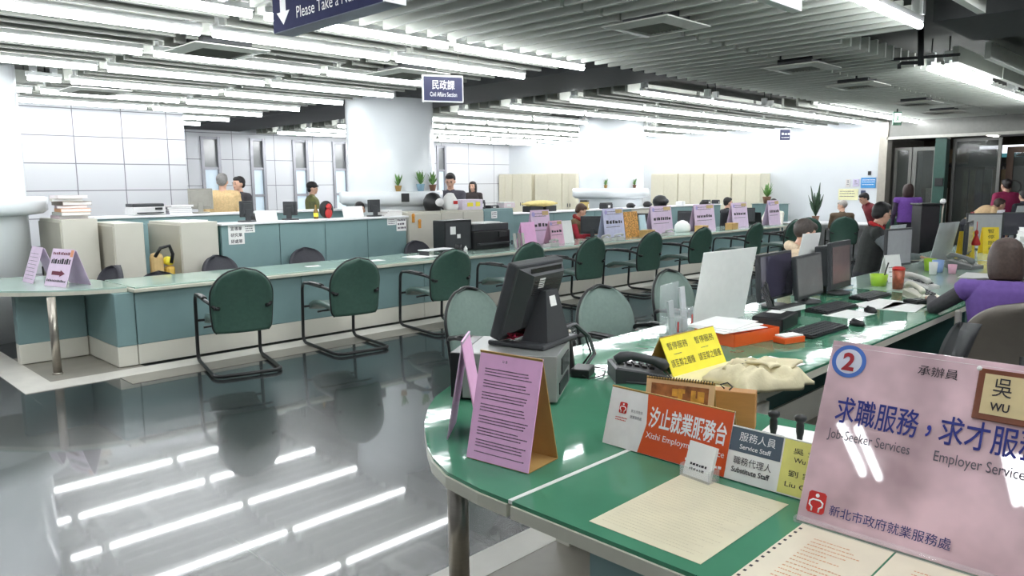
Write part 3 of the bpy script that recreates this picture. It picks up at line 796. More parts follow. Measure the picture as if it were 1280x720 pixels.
# the big pink acrylic sign
NAVY_INK = mat('deep_blue_ink', (34, 42, 128), .5)
SW, SH = .54, .50
ang = R(-90)
SIGN_PINK = mat('pink_print_under_acrylic', (224, 192, 200), .03, var=.32, vs=5.5, coat=.6)
t = thing('acrylic_sign', 'large pink acrylic counter sign with number two in a blue ring', 'sign', (1.905, .82, T), R(-90))
F = plane_M((0, 0, .004), (1, 0, 0), (0, math.sin(R(23)), math.cos(R(23))))
b = MB(); b.M = F; b.bx(0, SW, 0, SH, -.004, 0, .001); obj('sign_panel', b, SIGN_PINK, t)
obj('foot_channel', MB().bx(-.004, SW+.004, -.012, .014, 0, .016, .003), ACRYL, t)
B2 = plane_M((0, .30, 0), (1, 0, 0), (0, -.11, .45))
b = MB(); b.M = B2; b.bx(0, SW, 0, .465, -.003, 0); obj('rear_brace', b, PAPER, t)
def ring(c, r0, r1, z0, z1, n=48):
    b = MB(); P = [2*PI*k/n for k in range(n)]
    b.loft([[(c[0]+r*math.cos(q), c[1]+r*math.sin(q), z) for q in P] for r, z in ((r0, z0), (r0, z1), (r1, z1), (r1, z0), (r0, z0))], cap=False, smooth=False); return b
b = ring((.052, .447), .034, .045, .0004, .0012); b.v = [tuple(F @ Vector(v)) for v in b.v]; obj('blue_ring', b, mat('ring_blue', (72, 112, 190), .3), t)
b = MB(); b.M = F; b.lathe([(.034, .0004), (.034, .0011)], (.052, .447, 0), 40); obj('ring_ground', b, mat('ring_pale', (214, 216, 230), .3), t)
lettering(t, '2', mat('numeral_red', (164, 34, 44), .4), F, .036, .421, w=.032, h=.05, bold=.035, lift=.002, name='numeral')
lettering(t, '承辦員', INK, F, .225, .44, w=.092, h=.026, lift=.002)
lettering(t, '求職服務', NAVY_INK, F, .045, .278, w=.205, h=.072, bold=.009, lift=.002)
lettering(t, '，', INK_BLUE, F, .268, .288, w=.012, h=.03, bold=.01, lift=.002)
lettering(t, '求才服務', NAVY_INK, F, .298, .278, w=.222, h=.072, bold=.009, lift=.002)
lettering(t, 'Job-Seeker Services', INK_GREY, F, .036, .226, w=.205, h=.034, lift=.002)
lettering(t, 'Employer Services', INK_GREY, F, .296, .226, w=.2, h=.034, lift=.002)
emblem(t, F, .02, .03, .047)
lettering(t, '新北市政府就業服務處', mat('sign_navy_ink', (38, 44, 112), .5), F, .08, .035, w=.285, h=.028, bold=.0, lift=.002)
n = obj('name_plate', MB(), None, t) if False else None
b = MB(); b.M = F; b.bx(.36, .5, .355, .48, .0005, .006, .002); pl = obj('name_plate', b, mat('wood_brown_plate', (120, 66, 44), .3, var=.12), t)
b = MB(); b.M = F; b.bx(.375, .49, .37, .468, .006, .007); obj('plate_field', b, mat('cream_plate', (216, 196, 150), .4), pl)
lettering(pl, '吳', INK, F, .395, .415, w=.04, h=.045, lift=.008); lettering(pl, 'WU', INK, F, .395, .38, w=.04, h=.02, lift=.008, bold=.02)
b = MB(); b.M = F; b.ball((.36, .478, .006), (.006, .006, .003)); obj('plate_pin', b, PAPER, pl)
# ------------------------------------------------------------------ hanging signs and ceiling fittings
t = thing('hanging_sign', 'navy hanging sign asking to take a number, with down arrow', 'sign', (2.56, 4.70, 2.64), R(-90))
obj('sign_box', MB().bx(0, 1.22, 0, .14, 0, .3, .004), mat('grey_violet_frame', (150, 156, 182), .4), t)
F = plane_M((0, 0, 0), (1, 0, 0), (0, 0, 1))
b = MB(); b.M = F; b.bx(.004, 1.205, .004, .296, 0, .002); obj('sign_face', b, mat('matt_navy', (52, 56, 92), .8, spec=.1), t)
b = MB(); b.M = F; b.prism([(.10, .2), (.17, .2), (.17, .12), (.215, .12), (.135, .04), (.055, .12), (.1, .12)], .002, .003); obj('down_arrow', b, INK_WHITE, t)
lettering(t, 'Please Take a Number', INK_WHITE, F, .30, .055, w=.80, h=.07, lift=.003)
obj('end_cap', MB().bx(1.205, 1.222, -.002, .142, 0, .3), INK_WHITE, t)
obj('hanger', MB().cyl((.2, .07, .3), (.2, .07, .6), .006).cyl((1.0, .07, .3), (1.0, .07, .6), .006), DARK_STEEL, t)
def hang_sign(label, loc, rz, w, h, rows, drop):
    t = thing('hanging_sign', label, 'sign', loc, rz)
    obj('frame', MB().bx(-w/2-.012, w/2+.012, -.016, .016, 0, h+.035, .003), INK_WHITE, t)
    F = plane_M((-w/2, -.017, .015), (1, 0, 0), (0, 0, 1))
    b = MB(); b.M = F; b.bx(0, w, 0, h, 0, .002); obj('sign_face', b, NAVY, t)
    for body, x, y, ww, hh in rows:
        if body: lettering(t, body, INK_WHITE, F, x, y, w=ww, h=hh, bold=.012, lift=.003)
        else: text_lines(t, INK_WHITE, F, x, x+ww, [y], hh, 3, lift=.003, fill=.95, cw=hh*.9)
    for sx in (-1, 1): obj('hanger_wire', MB().cyl((sx*w*.42, 0, h+.03), (sx*w*.42, 0, h+drop), .0025, seg=6), STEEL, t)
    return t
hang_sign('small navy hanging sign of the civil affairs section before the middle column', (5.13, 6.04, 2.49), R(-26), .40, .235, [('民政課', .085, .11, .235, .095), ('Civil Affairs Section', .062, .04, .28, .045)], .75)
hang_sign('tiny navy hanging sign far down the office before the white wall', (14.6, 6.85, 2.47), R(-42), .2, .2, [(None, .03, .1, .14, .05), (None, .03, .04, .14, .02)], .75)
t = thing('exit_sign', 'small lit white and green exit sign under the ceiling by the entrance', 'sign', (14.8, 4.85, 2.66), R(-45))
obj('housing', MB().bx(-.075, .075, -.02, .02, 0, .24, .004), mat('exit_green', (60, 120, 90), .4), t)
obj('lit_face', MB().bx(-.062, .062, -.023, -.02, .05, .215), mat('exit_lit', (236, 250, 244), .4, emit=.9), t)
obj('running_figure', MB().ball((0, -.023, .16), (.012, .002, .012), 10, 6).box((0, -.023, .125), (.02, .002, .045), (0, R(15), 0)).box((.012, -.023, .09), (.012, .002, .045), (0, R(-25), 0)).box((-.014, -.023, .09), (.012, .002, .045), (0, R(25), 0)), mat('exit_mark', (50, 150, 100), .4), t)
obj('stem', MB().cyl((0, 0, .24), (0, 0, .6), .012), DARK_STEEL, t)
t = thing('hanging_sign', 'plain white hanging sign board cut off by the top of the picture', 'sign', (3.75, 1.97, 2.6), 0)
obj('sign_box', MB().bx(-.75, .54, -.03, .03, 0, .26, .004), INK_WHITE, t)
obj('hanger', MB().cyl((-.4, 0, .26), (-.4, 0, .66), .006).cyl((.3, 0, .26), (.3, 0, .66), .006), DARK_STEEL, t)
VENT_W = mat('vent_white', (206, 208, 200), .5)
def vent(x, y, s, label):
    p = pz(x, y, 2.885)
    if p.y > 5.6: p.y = 6.35+1.285*max(0, round((p.y-6.35)/1.285-.5))+.6425
    t = thing('ceiling_vent', label, 'vent', (p.x, p.y, 2.87), 0, 'square air vents under the baffles')
    b = MB()
    o, i = s/2, s/2-.12
    P = [(-1, -1), (1, -1), (1, 1), (-1, 1)]
    b.loft([[(a*r, c*r, z) for a, c in P] for r, z in ((o, .02), (o, .03), (i, .055), (i, .0), (o, .02))], cap=False, smooth=False)
    obj('frame', b, VENT_W, t)
    b = MB()
    for k in range(10): b.box((0, -i+.03+k*(2*i-.06)/9, .03), (2*i, .012, .035), (R(35), 0, 0))
    obj('grille', b, mat('vent_slats', (150, 150, 142), .6), t)
    obj('duct', MB().bx(-i, i, -i, i, .06, .38), DARK_STEEL, t)
for (x, y, l) in ((820, 35, 'large square ceiling vent over the aisle, closest of the aisle vents'), (1002, 86, 'square ceiling vent over the aisle, second of the aisle vents'), (1072, 108, 'third square ceiling vent along the aisle'), (1146, 130, 'fourth square ceiling vent along the aisle'), (1180, 141, 'small square ceiling vent close to the entrance beam'), (287, 61, 'square vent between lamp rows over the rounded counter end'), (132, 111, 'square vent far over the tiled wall corner'), (520, 92, 'square vent among lamps before the middle column')):
    vent(x, y, .62 if x > 600 else .7, l)
t = thing('conduit', 'black ceiling conduit with elbows where the aisle baffles end', 'pipe', (0, 0, 0))
X = 8.9
P = lambda x, y: tuple(px(x, y, X))
obj('drop_pipe', MB().cyl(P(1151, 36), P(1151, 82), .03), DARK_STEEL, t)
obj('cross_pipe', MB().tube([P(1103, 65), P(1104, 73), P(1106, 75), P(1150, 72), P(1200, 68)], .016, 8), DARK_STEEL, t)
obj('branch_pipe', MB().tube([P(1124, 86), P(1124, 81), P(1127, 79), P(1150, 78)], .02, 8), DARK_STEEL, t)

# ------------------------------------------------------------------ entrance
ENT_GREY = mat('entrance_grey_metal', (126, 126, 122), .35, metal=.4, var=.05)
struct('wall_entrance_beam', MB().bx(17.95, 18.15, -4, 6.06, 2.63, 3.25), ENT_GREY)
struct('trim_6', MB().bx(17.9, 17.97, -4, 6.06, 2.57, 2.63), mat('light_metal', (186, 184, 176), .35, metal=.3))
struct('trim_7', MB().bx(17.9, 18.2, 6.03, 6.2, 0, 2.95), mat('steel_post', (182, 176, 166), .3, metal=.5))
struct('wall_entrance_back', MB().bx(23, 23.2, -5, 9, 0, 3.3), mat('lobby_wall', (112, 104, 92), .7, var=.12, vs=1.5))
struct('wall_entrance_side', MB().bx(18.2, 23, 6.8, 7.0, 0, 3.3), mat('lobby_side', (150, 148, 140), .6))
struct('wall_right_side', MB().bx(-6, 23, -8.2, -8, 0, 3.3), WHITE_WALL)
struct('ceiling', MB().bx(18.2, 23.2, -5, 9, 2.75, 2.9), mat('lobby_ceiling', (84, 78, 70), .7))
LOBBY_GLASS = glass_mat('lobby_glass', (90, 96, 92), .45)
PILLAR_GREEN = mat('dark_green_pillar', (44, 84, 74), .4)
struct('trim_8', MB().bx(18.0, 18.25, 4.88, 5.1, 0, 2.6), PILLAR_GREEN)
o = obj('wall_plate', MB().bx(17.97, 18.0, 4.9, 5.06, 1.55, 1.72, .006), DARK_STEEL); tag(o, 'dark square plate mounted on the green entrance pillar', 'plate')
d = struct('door_1', MB().bx(18.6, 18.65, 6.2, 6.62, 0, 2.46), mat('pale_door', (206, 204, 196), .5))
obj('door_handle', MB().bx(18.56, 18.6, 6.26, 6.3, .9, 1.2), STEEL, d)
def glazed(name, X, y0, y1, z0, z1, fr=.06, m=None, g=None):
    b = MB(); b.bx(X, X+.06, y0, y0+fr, z0, z1).bx(X, X+.06, y1-fr, y1, z0, z1).bx(X, X+.06, y0+fr, y1-fr, z1-fr, z1).bx(X, X+.06, y0+fr, y1-fr, z0, z0+fr)
    o = struct(name, b, m or ENT_GREY)
    obj('pane', MB().bx(X+.02, X+.035, y0+fr, y1-fr, z0+fr, z1-fr), g or LOBBY_GLASS, o)
    return o
glazed('door_2', 18.3, 5.12, 5.62, 0, 2.4, .08); glazed('door_3', 18.3, 5.64, 6.0, 0, 2.4, .06)
glazed('window_6', 18.35, 3.95, 4.85, 0, 2.55); glazed('door_4', 18.6, 2.2, 3.9, 0, 2.35, .12, mat('brown_door_frame', (104, 78, 62), .5))
glazed('window_7', 18.35, 0, 2.15, 0, 2.55)
for i, (y0, y1, z0, z1, c, l) in enumerate(((5.15, 5.6, .5, 1.5, (206, 204, 190), 'pale poster low behind the glass door'), (4.62, 4.85, .2, 1.9, (128, 128, 104), 'olive banner behind the lobby glass'), (4.3, 4.6, .2, 1.9, (106, 112, 108), 'grey banner behind the lobby glass'), (4.0, 4.28, .2, 1.9, (140, 124, 92), 'tan banner behind the lobby glass'))):
    t = thing('banner', l, 'banner', (19.3, (y0+y1)/2, 0), R(90))
    w = (y1-y0)/2
    obj('sheet', MB().bx(-w, w, -.01, .01, z0, z1), mat('banner%d' % i, c, .6, var=.25, vs=6), t)
    obj('stand', MB().bx(-w, w, -.05, .05, 0, .05).bx(-.01, .01, .01, .03, .05, z1), DARK_STEEL, t)
t = thing('lit_sign', 'long lit shop sign glowing high in the lobby', 'sign', (22.5, 4.0, 2.3), 0)
obj('sign_box', MB().bx(0, .2, 0, 1.35, 0, .25), DARK_STEEL, t)
obj('lit_face', MB().bx(-.01, 0, .02, 1.33, .04, .24), mat('lit_sign_white', (236, 240, 250), .4, emit=1.6, var=.2, vs=5), t)
obj('lower_band', MB().bx(-.01, 0, .02, 1.1, -.06, .04), mat('lit_sign_blue', (90, 160, 170), .4, emit=.4), t)
obj('bracket', MB().bx(.2, .5, .5, .8, .05, .15), DARK_STEEL, t)
for i, (y0, y1, l) in enumerate(((4.0, 4.95, 'silver poster board with round emblem behind the magenta jacket'), (2.9, 3.9, 'white notice board at the lobby edge'))):
    t = thing('poster_board', l, 'board', (21.5, (y0+y1)/2, 0), 0)
    w = (y1-y0)/2
    obj('board', MB().bx(0, .05, -w, w, .3, 2.0+.1*i), mat('board%d' % i, ((196, 192, 190), (226, 228, 234))[i], .5, var=.15, vs=5), t)
    obj('round_emblem' if i == 0 else 'notice_rows', ring((0, 0), .12, .2, 0, .01) if False else MB().lathe([(.17, 0), (.17, .012)], (0, 0, 0), 24) if False else MB().tube([(-.01, -.15+.16*math.cos(q), 1.5+.16*math.sin(q)) for q in [2*PI*k/20 for k in range(21)]], .02, 6) if i == 0 else MB().bx(-.008, 0, -w+.08, w-.08, 1.5, 1.56).bx(-.008, 0, -w+.08, w-.08, 1.3, 1.36).bx(-.008, 0, -w+.08, w-.08, 1.1, 1.16), mat('board_print', (120, 84, 92), .5), t)
    obj('feet', MB().bx(-.2, .25, -w+.02, -w+.07, 0, .3).bx(-.2, .25, w-.07, w-.02, 0, .3), DARK_STEEL, t)
t = thing('pendant_lamp', 'dark pendant lamp hanging in the lobby before the lit sign', 'lamp', (20.5, 3.9, 2.2), 0)
obj('shade', MB().lathe([(.03, .16), (.05, .12), (.22, .02), (.23, 0), (.2, .01), (.04, .1)], seg=24), DARK_STEEL, t)
obj('stem', MB().cyl((0, 0, .12), (0, 0, .56), .03), DARK_STEEL, t)
for i, (y0, y1, z0, c, l) in enumerate(((5.05, 5.5, 2.08, (128, 112, 90), 'tan carton on top of the lobby shelf'), (4.45, 5.0, 2.05, (44, 44, 46), 'dark loudspeaker box on the lobby shelf'))):
    o = obj(('carton', 'speaker_box')[i], MB().bx(20.2, 20.6, y0, y1, z0, z0+.32, .01), mat('lobbybox%d' % i, c, .6)); tag(o, l, 'box')
o = obj('lobby_shelf', MB().bx(20.1, 20.7, 4.3, 5.7, 1.98, 2.05, .005).bx(20.1, 20.16, 4.3, 4.36, 0, 1.98).bx(20.1, 20.16, 5.64, 5.7, 0, 1.98).bx(20.64, 20.7, 4.3, 4.36, 0, 1.98).bx(20.64, 20.7, 5.64, 5.7, 0, 1.98), DARK_STEEL); tag(o, 'tall dark shelf frame behind the lobby glass', 'shelf')
for k in range(3):
    o = thing('fluorescent_lamp', 'tube lamp number %d on the lobby ceiling' % (k+1), 'lamp', (20, .5+2*k, 2.68), 0, 'lobby lamps')
    obj('housing', MB().bx(-.5, .5, -.05, .05, 0, .06), LAMP_WHITE, o); obj('tube', MB().tube([(-.48, 0, -.02), (.48, 0, -.02)], .02, 8), mat('lobby_tube', (255, 250, 240), .4, emit=8), o)
# notices on the far white wall
for i, (x0, x1, y0, y1, c, l) in enumerate(((1076, 1095, 222, 235, (70, 150, 214), 'blue poster on the far white wall beside the entrance post'), (1076, 1082, 238, 245, (60, 70, 96), 'dark small notice under the blue poster'), (1066, 1074, 224, 233, (214, 206, 232), 'lilac sheet beside the blue poster'), (1057, 1063, 224, 234, (226, 222, 220), 'pale sheet with print beside the lilac one'), (1048, 1073, 236, 250, (238, 234, 190), 'wide pale yellow notice on the far wall'), (1085, 1089, 214, 219, (44, 44, 48), 'small black wall switch above the blue poster'))):
    a = px(x0, y1, 17.99); c2 = px(x1, y0, 17.99)
    t = thing('wall_poster', l, 'poster', (17.985, (a.y+c2.y)/2, a.z), R(-90))
    w, h = abs(a.y-c2.y)/2, c2.z-a.z
    obj('sheet', MB().bx(-w, w, -.008, .012, 0, h), mat('poster%d' % i, c, .5, var=.1, vs=8), t)
    if h > .15: text_lines(t, INK_WHITE if i == 0 else INK_GREY, plane_M((-w, -.009, 0), (1, 0, 0), (0, 0, 1)), .03, 2*w-.03, [h*.3, h*.55, h*.75], .02, i)
# black lectern with chrome pole
p = px(1153, 330, 13.6)
t = thing('lectern', 'tall black lectern with a chrome pole beside the purple-vested person', 'lectern', (13.6, 3.92, 0), R(-45))
obj('body', MB().bx(-.16, .14, -.15, .15, 0, 1.27, .01), BLACK, t); obj('top', MB().bx(-.18, .16, -.18, .18, 1.27, 1.3, .005), BLACK, t)
obj('pole', MB().cyl((.17, -.16, 0), (.17, -.16, 1.3), .016), STEEL, t); obj('knob', MB().ball((.17, -.16, 1.33), (.045, .045, .045)), PAPER, t)

# ------------------------------------------------------------------ far office: cabinets and partitions
def cabinet(label, x0, x1, y0, y1, z1, doors, side='-y', m=BEIGE, md=None, group=None, name='filing_cabinet', z0=0.0):
    t = thing(name, label, 'cabinet', ((x0+x1)/2, (y0+y1)/2, z0), 0, group)
    w, d, h = (x1-x0)/2, (y1-y0)/2, z1-z0
    obj('body', MB().bx(-w, w, -d, d, .04, h, .006), m, t)
    obj('plinth', MB().bx(-w+.02, w-.02, -d+.02, d-.02, 0, .04), CHARCOAL, t)
    for k in range(doors):
        if side == '-y':
            a, c = -w+2*w*k/doors+.006, -w+2*w*(k+1)/doors-.006
            dd = obj('door', MB().bx(a, c, -d-.016, -d, .06, h-.03, .004), md or m, t)
            obj('handle', MB().bx(c-.05 if k % 2 == 0 else a+.03, c-.03 if k % 2 == 0 else a+.05, -d-.03, -d-.016, h*.5, h*.5+.1), CHARCOAL, dd)
        else:
            a, c = -d+2*d*k/doors+.006, -d+2*d*(k+1)/doors-.006
            dd = obj('door', MB().bx(-w-.016, -w, a, c, .06, h-.03, .004), md or m, t)
            obj('handle', MB().bx(-w-.03, -w-.016, c-.05 if k % 2 == 0 else a+.03, c-.03 if k % 2 == 0 else a+.05, h*.5, h*.5+.1), CHARCOAL, dd)
    return t
cabinet('beige filing cabinet beside the first column with a paper heap on top', 2.42, 2.78, 9.25, 10.1, 1.32, 1, '-x', BEIGE, BEIGE_SIDE)
cabinet('beige filing cabinet next to the paper-heaped one, darker door toward the column', 2.84, 3.15, 8.92, 9.7, 1.27, 1, '-x', BEIGE, BEIGE_SIDE)
cabinet('beige filing cabinet butted against the end of the teal partition', 3.56, 4.0, 8.92, 9.9, 1.25, 1, '-x', BEIGE, BEIGE_SIDE)
for i, (a, c) in enumerate(((277, 350), (350, 407), (407, 460), (460, 508.5))):
    xa, xc = py(a, 300, 8.9).x, py(c, 300, 8.9).x
    t = thing('partition_unit', 'teal partition panel, %s from the beige cabinet at its end' % ORD[i], 'partition', ((xa+xc)/2, 8.9, 0), 0, 'teal partition panels with one white ledge')
    w = (xc-xa)/2
    obj('panel', MB().bx(-w+.004, w-.004, 0, .05, .08, 1.195, .005), TEAL, t)
    obj('foot_rail', MB().bx(-w+.004, w-.004, .005, .045, 0, .08), CREAM, t)
xa, xc = py(277, 300, 8.9).x, py(508.5, 300, 8.9).x
o = obj('partition_ledge', MB().bx(xa-.01, xc+.02, 8.86, 9.2, 1.197, 1.222, .005), INK_WHITE); tag(o, 'long white ledge on top of the teal partition panels', 'ledge')
tt = thing('back_desk', 'staff desk hidden behind the teal partition, holding up its ledge', 'desk', (0, 0, 0))
obj('body', MB().bx(xa, xc, 8.955, 9.18, 0, 1.19), TEAL_DEEP, tt)
# notices on the teal partition
def notice(x0, x1, y0, y1, Y, label, rows, m=PAPER, seed=1, n=3):
    a = py(x0, y1, Y); c = py(x1, y0, Y); w, h = c.x-a.x, c.z-a.z
    t = thing('notice', label, 'notice', (a.x, Y-.002, a.z), 0)
    obj('sheet', MB().bx(0, w, -.004, 0, 0, h), m, t)
    F = plane_M((0, -.004, 0), (1, 0, 0), (0, 0, 1))
    for k, r in enumerate(rows):
        lettering(t, r, INK, F, w*.14, h*(1-(k+.85)/len(rows)), w=w*.72, h=h*.62/len(rows), bold=.015)
    if not rows: text_lines(t, INK_GREY, F, w*.12, w*.88, [h*(k+.6)/(n+.6) for k in range(n)], h*.45/n, seed)
    return t
notice(286, 304.5, 281, 306, 8.9, 'white notice with three rows of large print on the teal partition', ['宣導單', '研究單', '研處單'])
notice(305, 318, 280.5, 291, 8.9, 'small white notice beside the three-row one', [], seed=4)
notice(484, 494.5, 272.5, 281.5, 8.9, 'small white card near the partition end', [], seed=5)
notice(495.5, 507.5, 271, 289, 8.9, 'white sheet of nine small pictures on the partition end', [], seed=6, n=3)
# beige cabinet group past the partition
xa = py(510, 290, 8.95).x; xb = py(551, 290, 8.95).x; xc = py(604, 270, 8.95).x; xd = py(641, 268, 8.95).x
cabinet('beige low cabinet with orange ornaments past the teal partition', xa, xb, 8.95, 9.4, 1.27, 1, '-y')
cabinet('beige low cabinet behind the black boxes on the far counter', xb+.005, xc, 8.95, 9.4, 1.27, 2, '-y')
cabinet('teal low cabinet with a pale sticker behind the printer', xc+.005, xd, 8.95, 9.4, 1.27, 1, '-y', TEAL)
for k, (x, y) in enumerate(((516, 274), (524, 281))):
    p = py(x, y, 8.93); o = obj('ornament', MB().box((p.x, 8.917, p.z), (.05, .012, .1), None, .005).ball((p.x, 8.915, p.z+.055), (.03, .012, .03)), mat('orange_ornament', (206, 140, 50), .5)); tag(o, ['small orange ornament hung on the beige cabinet, upper one', 'larger orange ornament hung on the beige cabinet, lower one'][k], 'ornament')
notice(614, 621, 264, 273, 8.93, 'pale card on the teal cabinet', [], seed=2)
# second partition row to the far wall
segs = [(643, 688), (690, 722), (722, 756), (756, 800), (846, 868), (925, 965)]
X0 = xd+.02; n = 6; X1 = 16.2
for i in range(n):
    a = X0+(X1-X0)*i/n; c = X0+(X1-X0)*(i+1)/n
    t = thing('partition_unit', 'teal partition behind the sign row, %s past the printer' % ORD[i], 'partition', ((a+c)/2, 9.1, 0), 0, 'teal partitions behind the lilac signs')
    w = (c-a)/2
    obj('panel', MB().bx(-w+.004, w-.004, 0, .05, .08, 1.15, .005), TEAL if i not in (3,) else BEIGE, t)
    obj('foot_rail', MB().bx(-w+.004, w-.004, .005, .045, 0, .08), CREAM, t)
    obj('ledge', MB().bx(-w+.002, w-.002, -.03, .42, 1.152, 1.175, .004), INK_WHITE, t)
    obj('carcase', MB().bx(-w+.004, w-.004, .055, .4, 0, 1.15), TEAL_DEEP, t)
# partition row behind, left (with printer and papers)
t = thing('partition_unit', 'teal partition with white ledge carrying the grey printer, before the tiled wall', 'partition', (4.6, 10.9, 0), 0)
obj('panel', MB().bx(-1.35, 3.9, 0, .05, 0, 1.25), TEAL, t); obj('ledge', MB().bx(-1.37, 3.92, -.03, .45, 1.252, 1.28, .004), INK_WHITE, t); obj('carcase', MB().bx(-1.34, 3.88, .055, .43, 0, 1.25), TEAL_DEEP, t)
o = obj('low_cabinet', MB().bx(3.18, 3.45, 9.75, 10.4, 0, 1.2, .01).bx(3.17, 3.46, 9.74, 10.41, 1.2, 1.225, .004), TEAL); tag(o, 'narrow teal cabinet between the two beige filing cabinets', 'cabinet')
# tall cabinets along the far wall
CY = []
edges = [py(570, 225, ROOM_Y-.3)]
ya = px(950, 230, 17.5).y
for i, (a, c) in enumerate(((950.5, 914), (914, 879), (879, 847), (847, 813), (813, 803), (720, 702), (702, 668), (664, 640), (640, 607), (607, 575))):
    y0 = px(a, 230, 17.45).y; y1 = px(c, 230, 17.45).y
    if y1 > ROOM_Y-.05: y1 = ROOM_Y-.05
    if y1-y0 < .3: continue
    z1 = px((a+c)/2, 217, 17.45).z
    cabinet('tall cream cupboard on the far wall, %s from the entrance end of the row' % ORD[i], 17.47, 17.98, y0+.01, y1-.01, min(z1, 2.0), 2, '-x', mat('cream_cupboard', (226, 220, 198), .5, var=.02), None, 'tall cream cupboards on the far wall', 'cupboard')

# ------------------------------------------------------------------ small things on counters and ledges
def folder(label, loc, rz, w, d, h, c, group=None, name='file_folder'):
    t = thing(name, label, 'folder', loc, rz, group)
    obj('cover', MB().bx(-w/2, w/2, -d/2, d/2, 0, h*.12).bx(-w/2, w/2, -d/2, d/2, h*.88, h).bx(-w/2, -w/2+.004, -d/2, d/2, 0, h), mat('folder_%d_%d_%d' % c, c, .6), t)
    obj('pages', MB().bx(-w/2+.004, w/2-.006, -d/2+.006, d/2-.006, h*.12, h*.88), PAPER, t)
    return t
rnd = random.Random(11)
z = 1.3205
for k, c in enumerate(((226, 206, 214), (196, 196, 192), (232, 180, 140), (206, 190, 196), (150, 140, 132), (222, 216, 206), (236, 226, 228))):
    h = rnd.uniform(.03, .045)
    folder('folder in the heap on the cabinet by the first column, %s from the bottom' % ORD[k], (2.61+rnd.uniform(-.03, .03), 9.6+rnd.uniform(-.05, .05), z), R(rnd.uniform(-12, 12)), .30, .36, h, c, 'heap of folders on the beige cabinet'); z += h+.0008
z = 1.281
for k, c in enumerate(((206, 200, 210), (170, 170, 176), (232, 226, 230), (150, 150, 156), (240, 236, 238))):
    h = .025; p = py(221, 262, 11.1)
    folder('folder in the low stack past the grey printer, %s from the bottom' % ORD[k], (p.x+rnd.uniform(-.02, .02), 11.1, z), R(rnd.uniform(-8, 8)), .34, .26, h, c, 'low stack of folders past the printer'); z += h+.0008
def printer(label, loc, rz, w, d, h, m, m2, name='printer'):
    t = thing(name, label, 'printer', loc, rz)
    obj('body', MB().bx(-w/2, w/2, -d/2, d/2, 0, h*.72, .015), m, t)
    obj('lid', MB().bx(-w/2+.01, w/2-.01, -d/2+.02, d/2-.01, h*.72, h, .012), m2, t)
    obj('paper_tray', MB().bx(-w/2+.05, w/2-.05, -d/2-.06, -d/2, h*.18, h*.26, .004), m2, t)
    obj('control_panel', MB().box((w*.28, -d/2-.006, h*.55), (w*.22, .02, h*.2), None, .004), DARK_STEEL, t)
    return t
p = py(182, 258, 11.1)
printer('light grey printer with dark lid on the ledge before the tiled wall', (p.x, 11.12, 1.281), 0, .44, .32, .16, mat('printer_grey', (214, 214, 214), .45), CHARCOAL)
def far_monitor(x, ybase, Y, z, label, rz=180, w=.42, h=.3, fr=None):
    p = py(x, ybase, Y); return monitor(label, (p.x, Y, z), R(rz), w, h, lift=.06, frame=fr or CHARCOAL)
far_monitor(251, 252, 11.15, 1.281, 'grey monitor on the ledge beside the person in the beige jacket', 150, .34, .3, mat('monitor_grey', (150, 148, 140), .5))
def paperboard(x0, x1, y0, y1, Y, label, z=None, lean=.05, m=PAPER):
    a = py(x0, y1, Y); c = py(x1, y0, Y); w, h = c.x-a.x, c.z-a.z
    zz = a.z if z is None else z; h = c.z-zz
    t = thing('sign_back', label, 'sign', (a.x, Y, zz), 0)
    b = MB(); b.M = plane_M((0, 0, 0.002), (1, 0, 0), (0, lean, h)); b.bx(0, w, 0, h, -.006, 0, .001); obj('board', b, m, t)
    b = MB(); b.M = plane_M((w, lean*2+.05, 0.002), (-1, 0, 0), (0, -lean-.05, h)); b.bx(w*.3, w*.7, 0, h*.9, -.004, 0); obj('brace', b, m, t)
    return t
Z1 = 1.2225
paperboard(321, 347, 262, 281, 9.05, 'white board standing on the partition ledge beside the dark monitor', Z1)
paperboard(430, 455, 257, 273, 9.05, 'white board on the partition ledge hiding a dark-haired person', Z1)
far_monitor(308, 280, 9.1, Z1, 'dark monitor back with a white label on the partition ledge', 185, .18, .2)
far_monitor(364, 271, 9.12, Z1, 'small dark monitor edge-on behind the partition ledge', 120, .2, .18)
far_monitor(467, 272, 9.1, Z1, 'dark monitor back at the partition end beside paper pile', 180, .2, .18)
t = thing('toy_doll', 'red and black figurine sitting on the partition ledge', 'toy', (py(411, 270, 9.1).x, 9.1, Z1), 0)
obj('red_body', MB().ball((0, 0, .07), (.05, .045, .07)).ball((0, -.01, .16), (.04, .04, .04)), mat('toy_red', (190, 50, 50), .5), t); obj('dark_hood', MB().ball((0, .06, .12), (.11, .05, .12)), BLACK, t)
t = thing('bottle', 'brown bottle with yellow label on the partition ledge', 'bottle', (py(395, 270, 9.1).x, 9.1, Z1), 0)
obj('glass', MB().lathe([(.03, 0), (.032, .1), (.012, .15), (.012, .19), (.002, .192)], seg=16), mat('brown_glass', (140, 110, 50), .2), t); obj('label_band', MB().lathe([(.033, .03), (.033, .08)], seg=16, cap=False), YELLOW, t)
for k in range(4):
    folder('paper pile at the partition end, %s from the bottom' % ORD[k], (py(487, 272, 9.1).x, 9.1, Z1+.0208*k), R(k*7-8), .3, .24, .02, ((232, 230, 228), (244, 242, 240), (222, 216, 214), (246, 246, 246))[k], 'pile of paper at the partition end')
o = obj('paper_sheet', MB().box((3.78, 9.3, 1.256), (.4, .3, .01), (0, 0, .2)), PAPER); tag(o, 'flat papers on the beige cabinet next to the partition', 'paper')
t = thing('backpack', 'tan and yellow bag with black straps between the beige cabinets', 'bag', (3.34, 8.95, .5), 0)
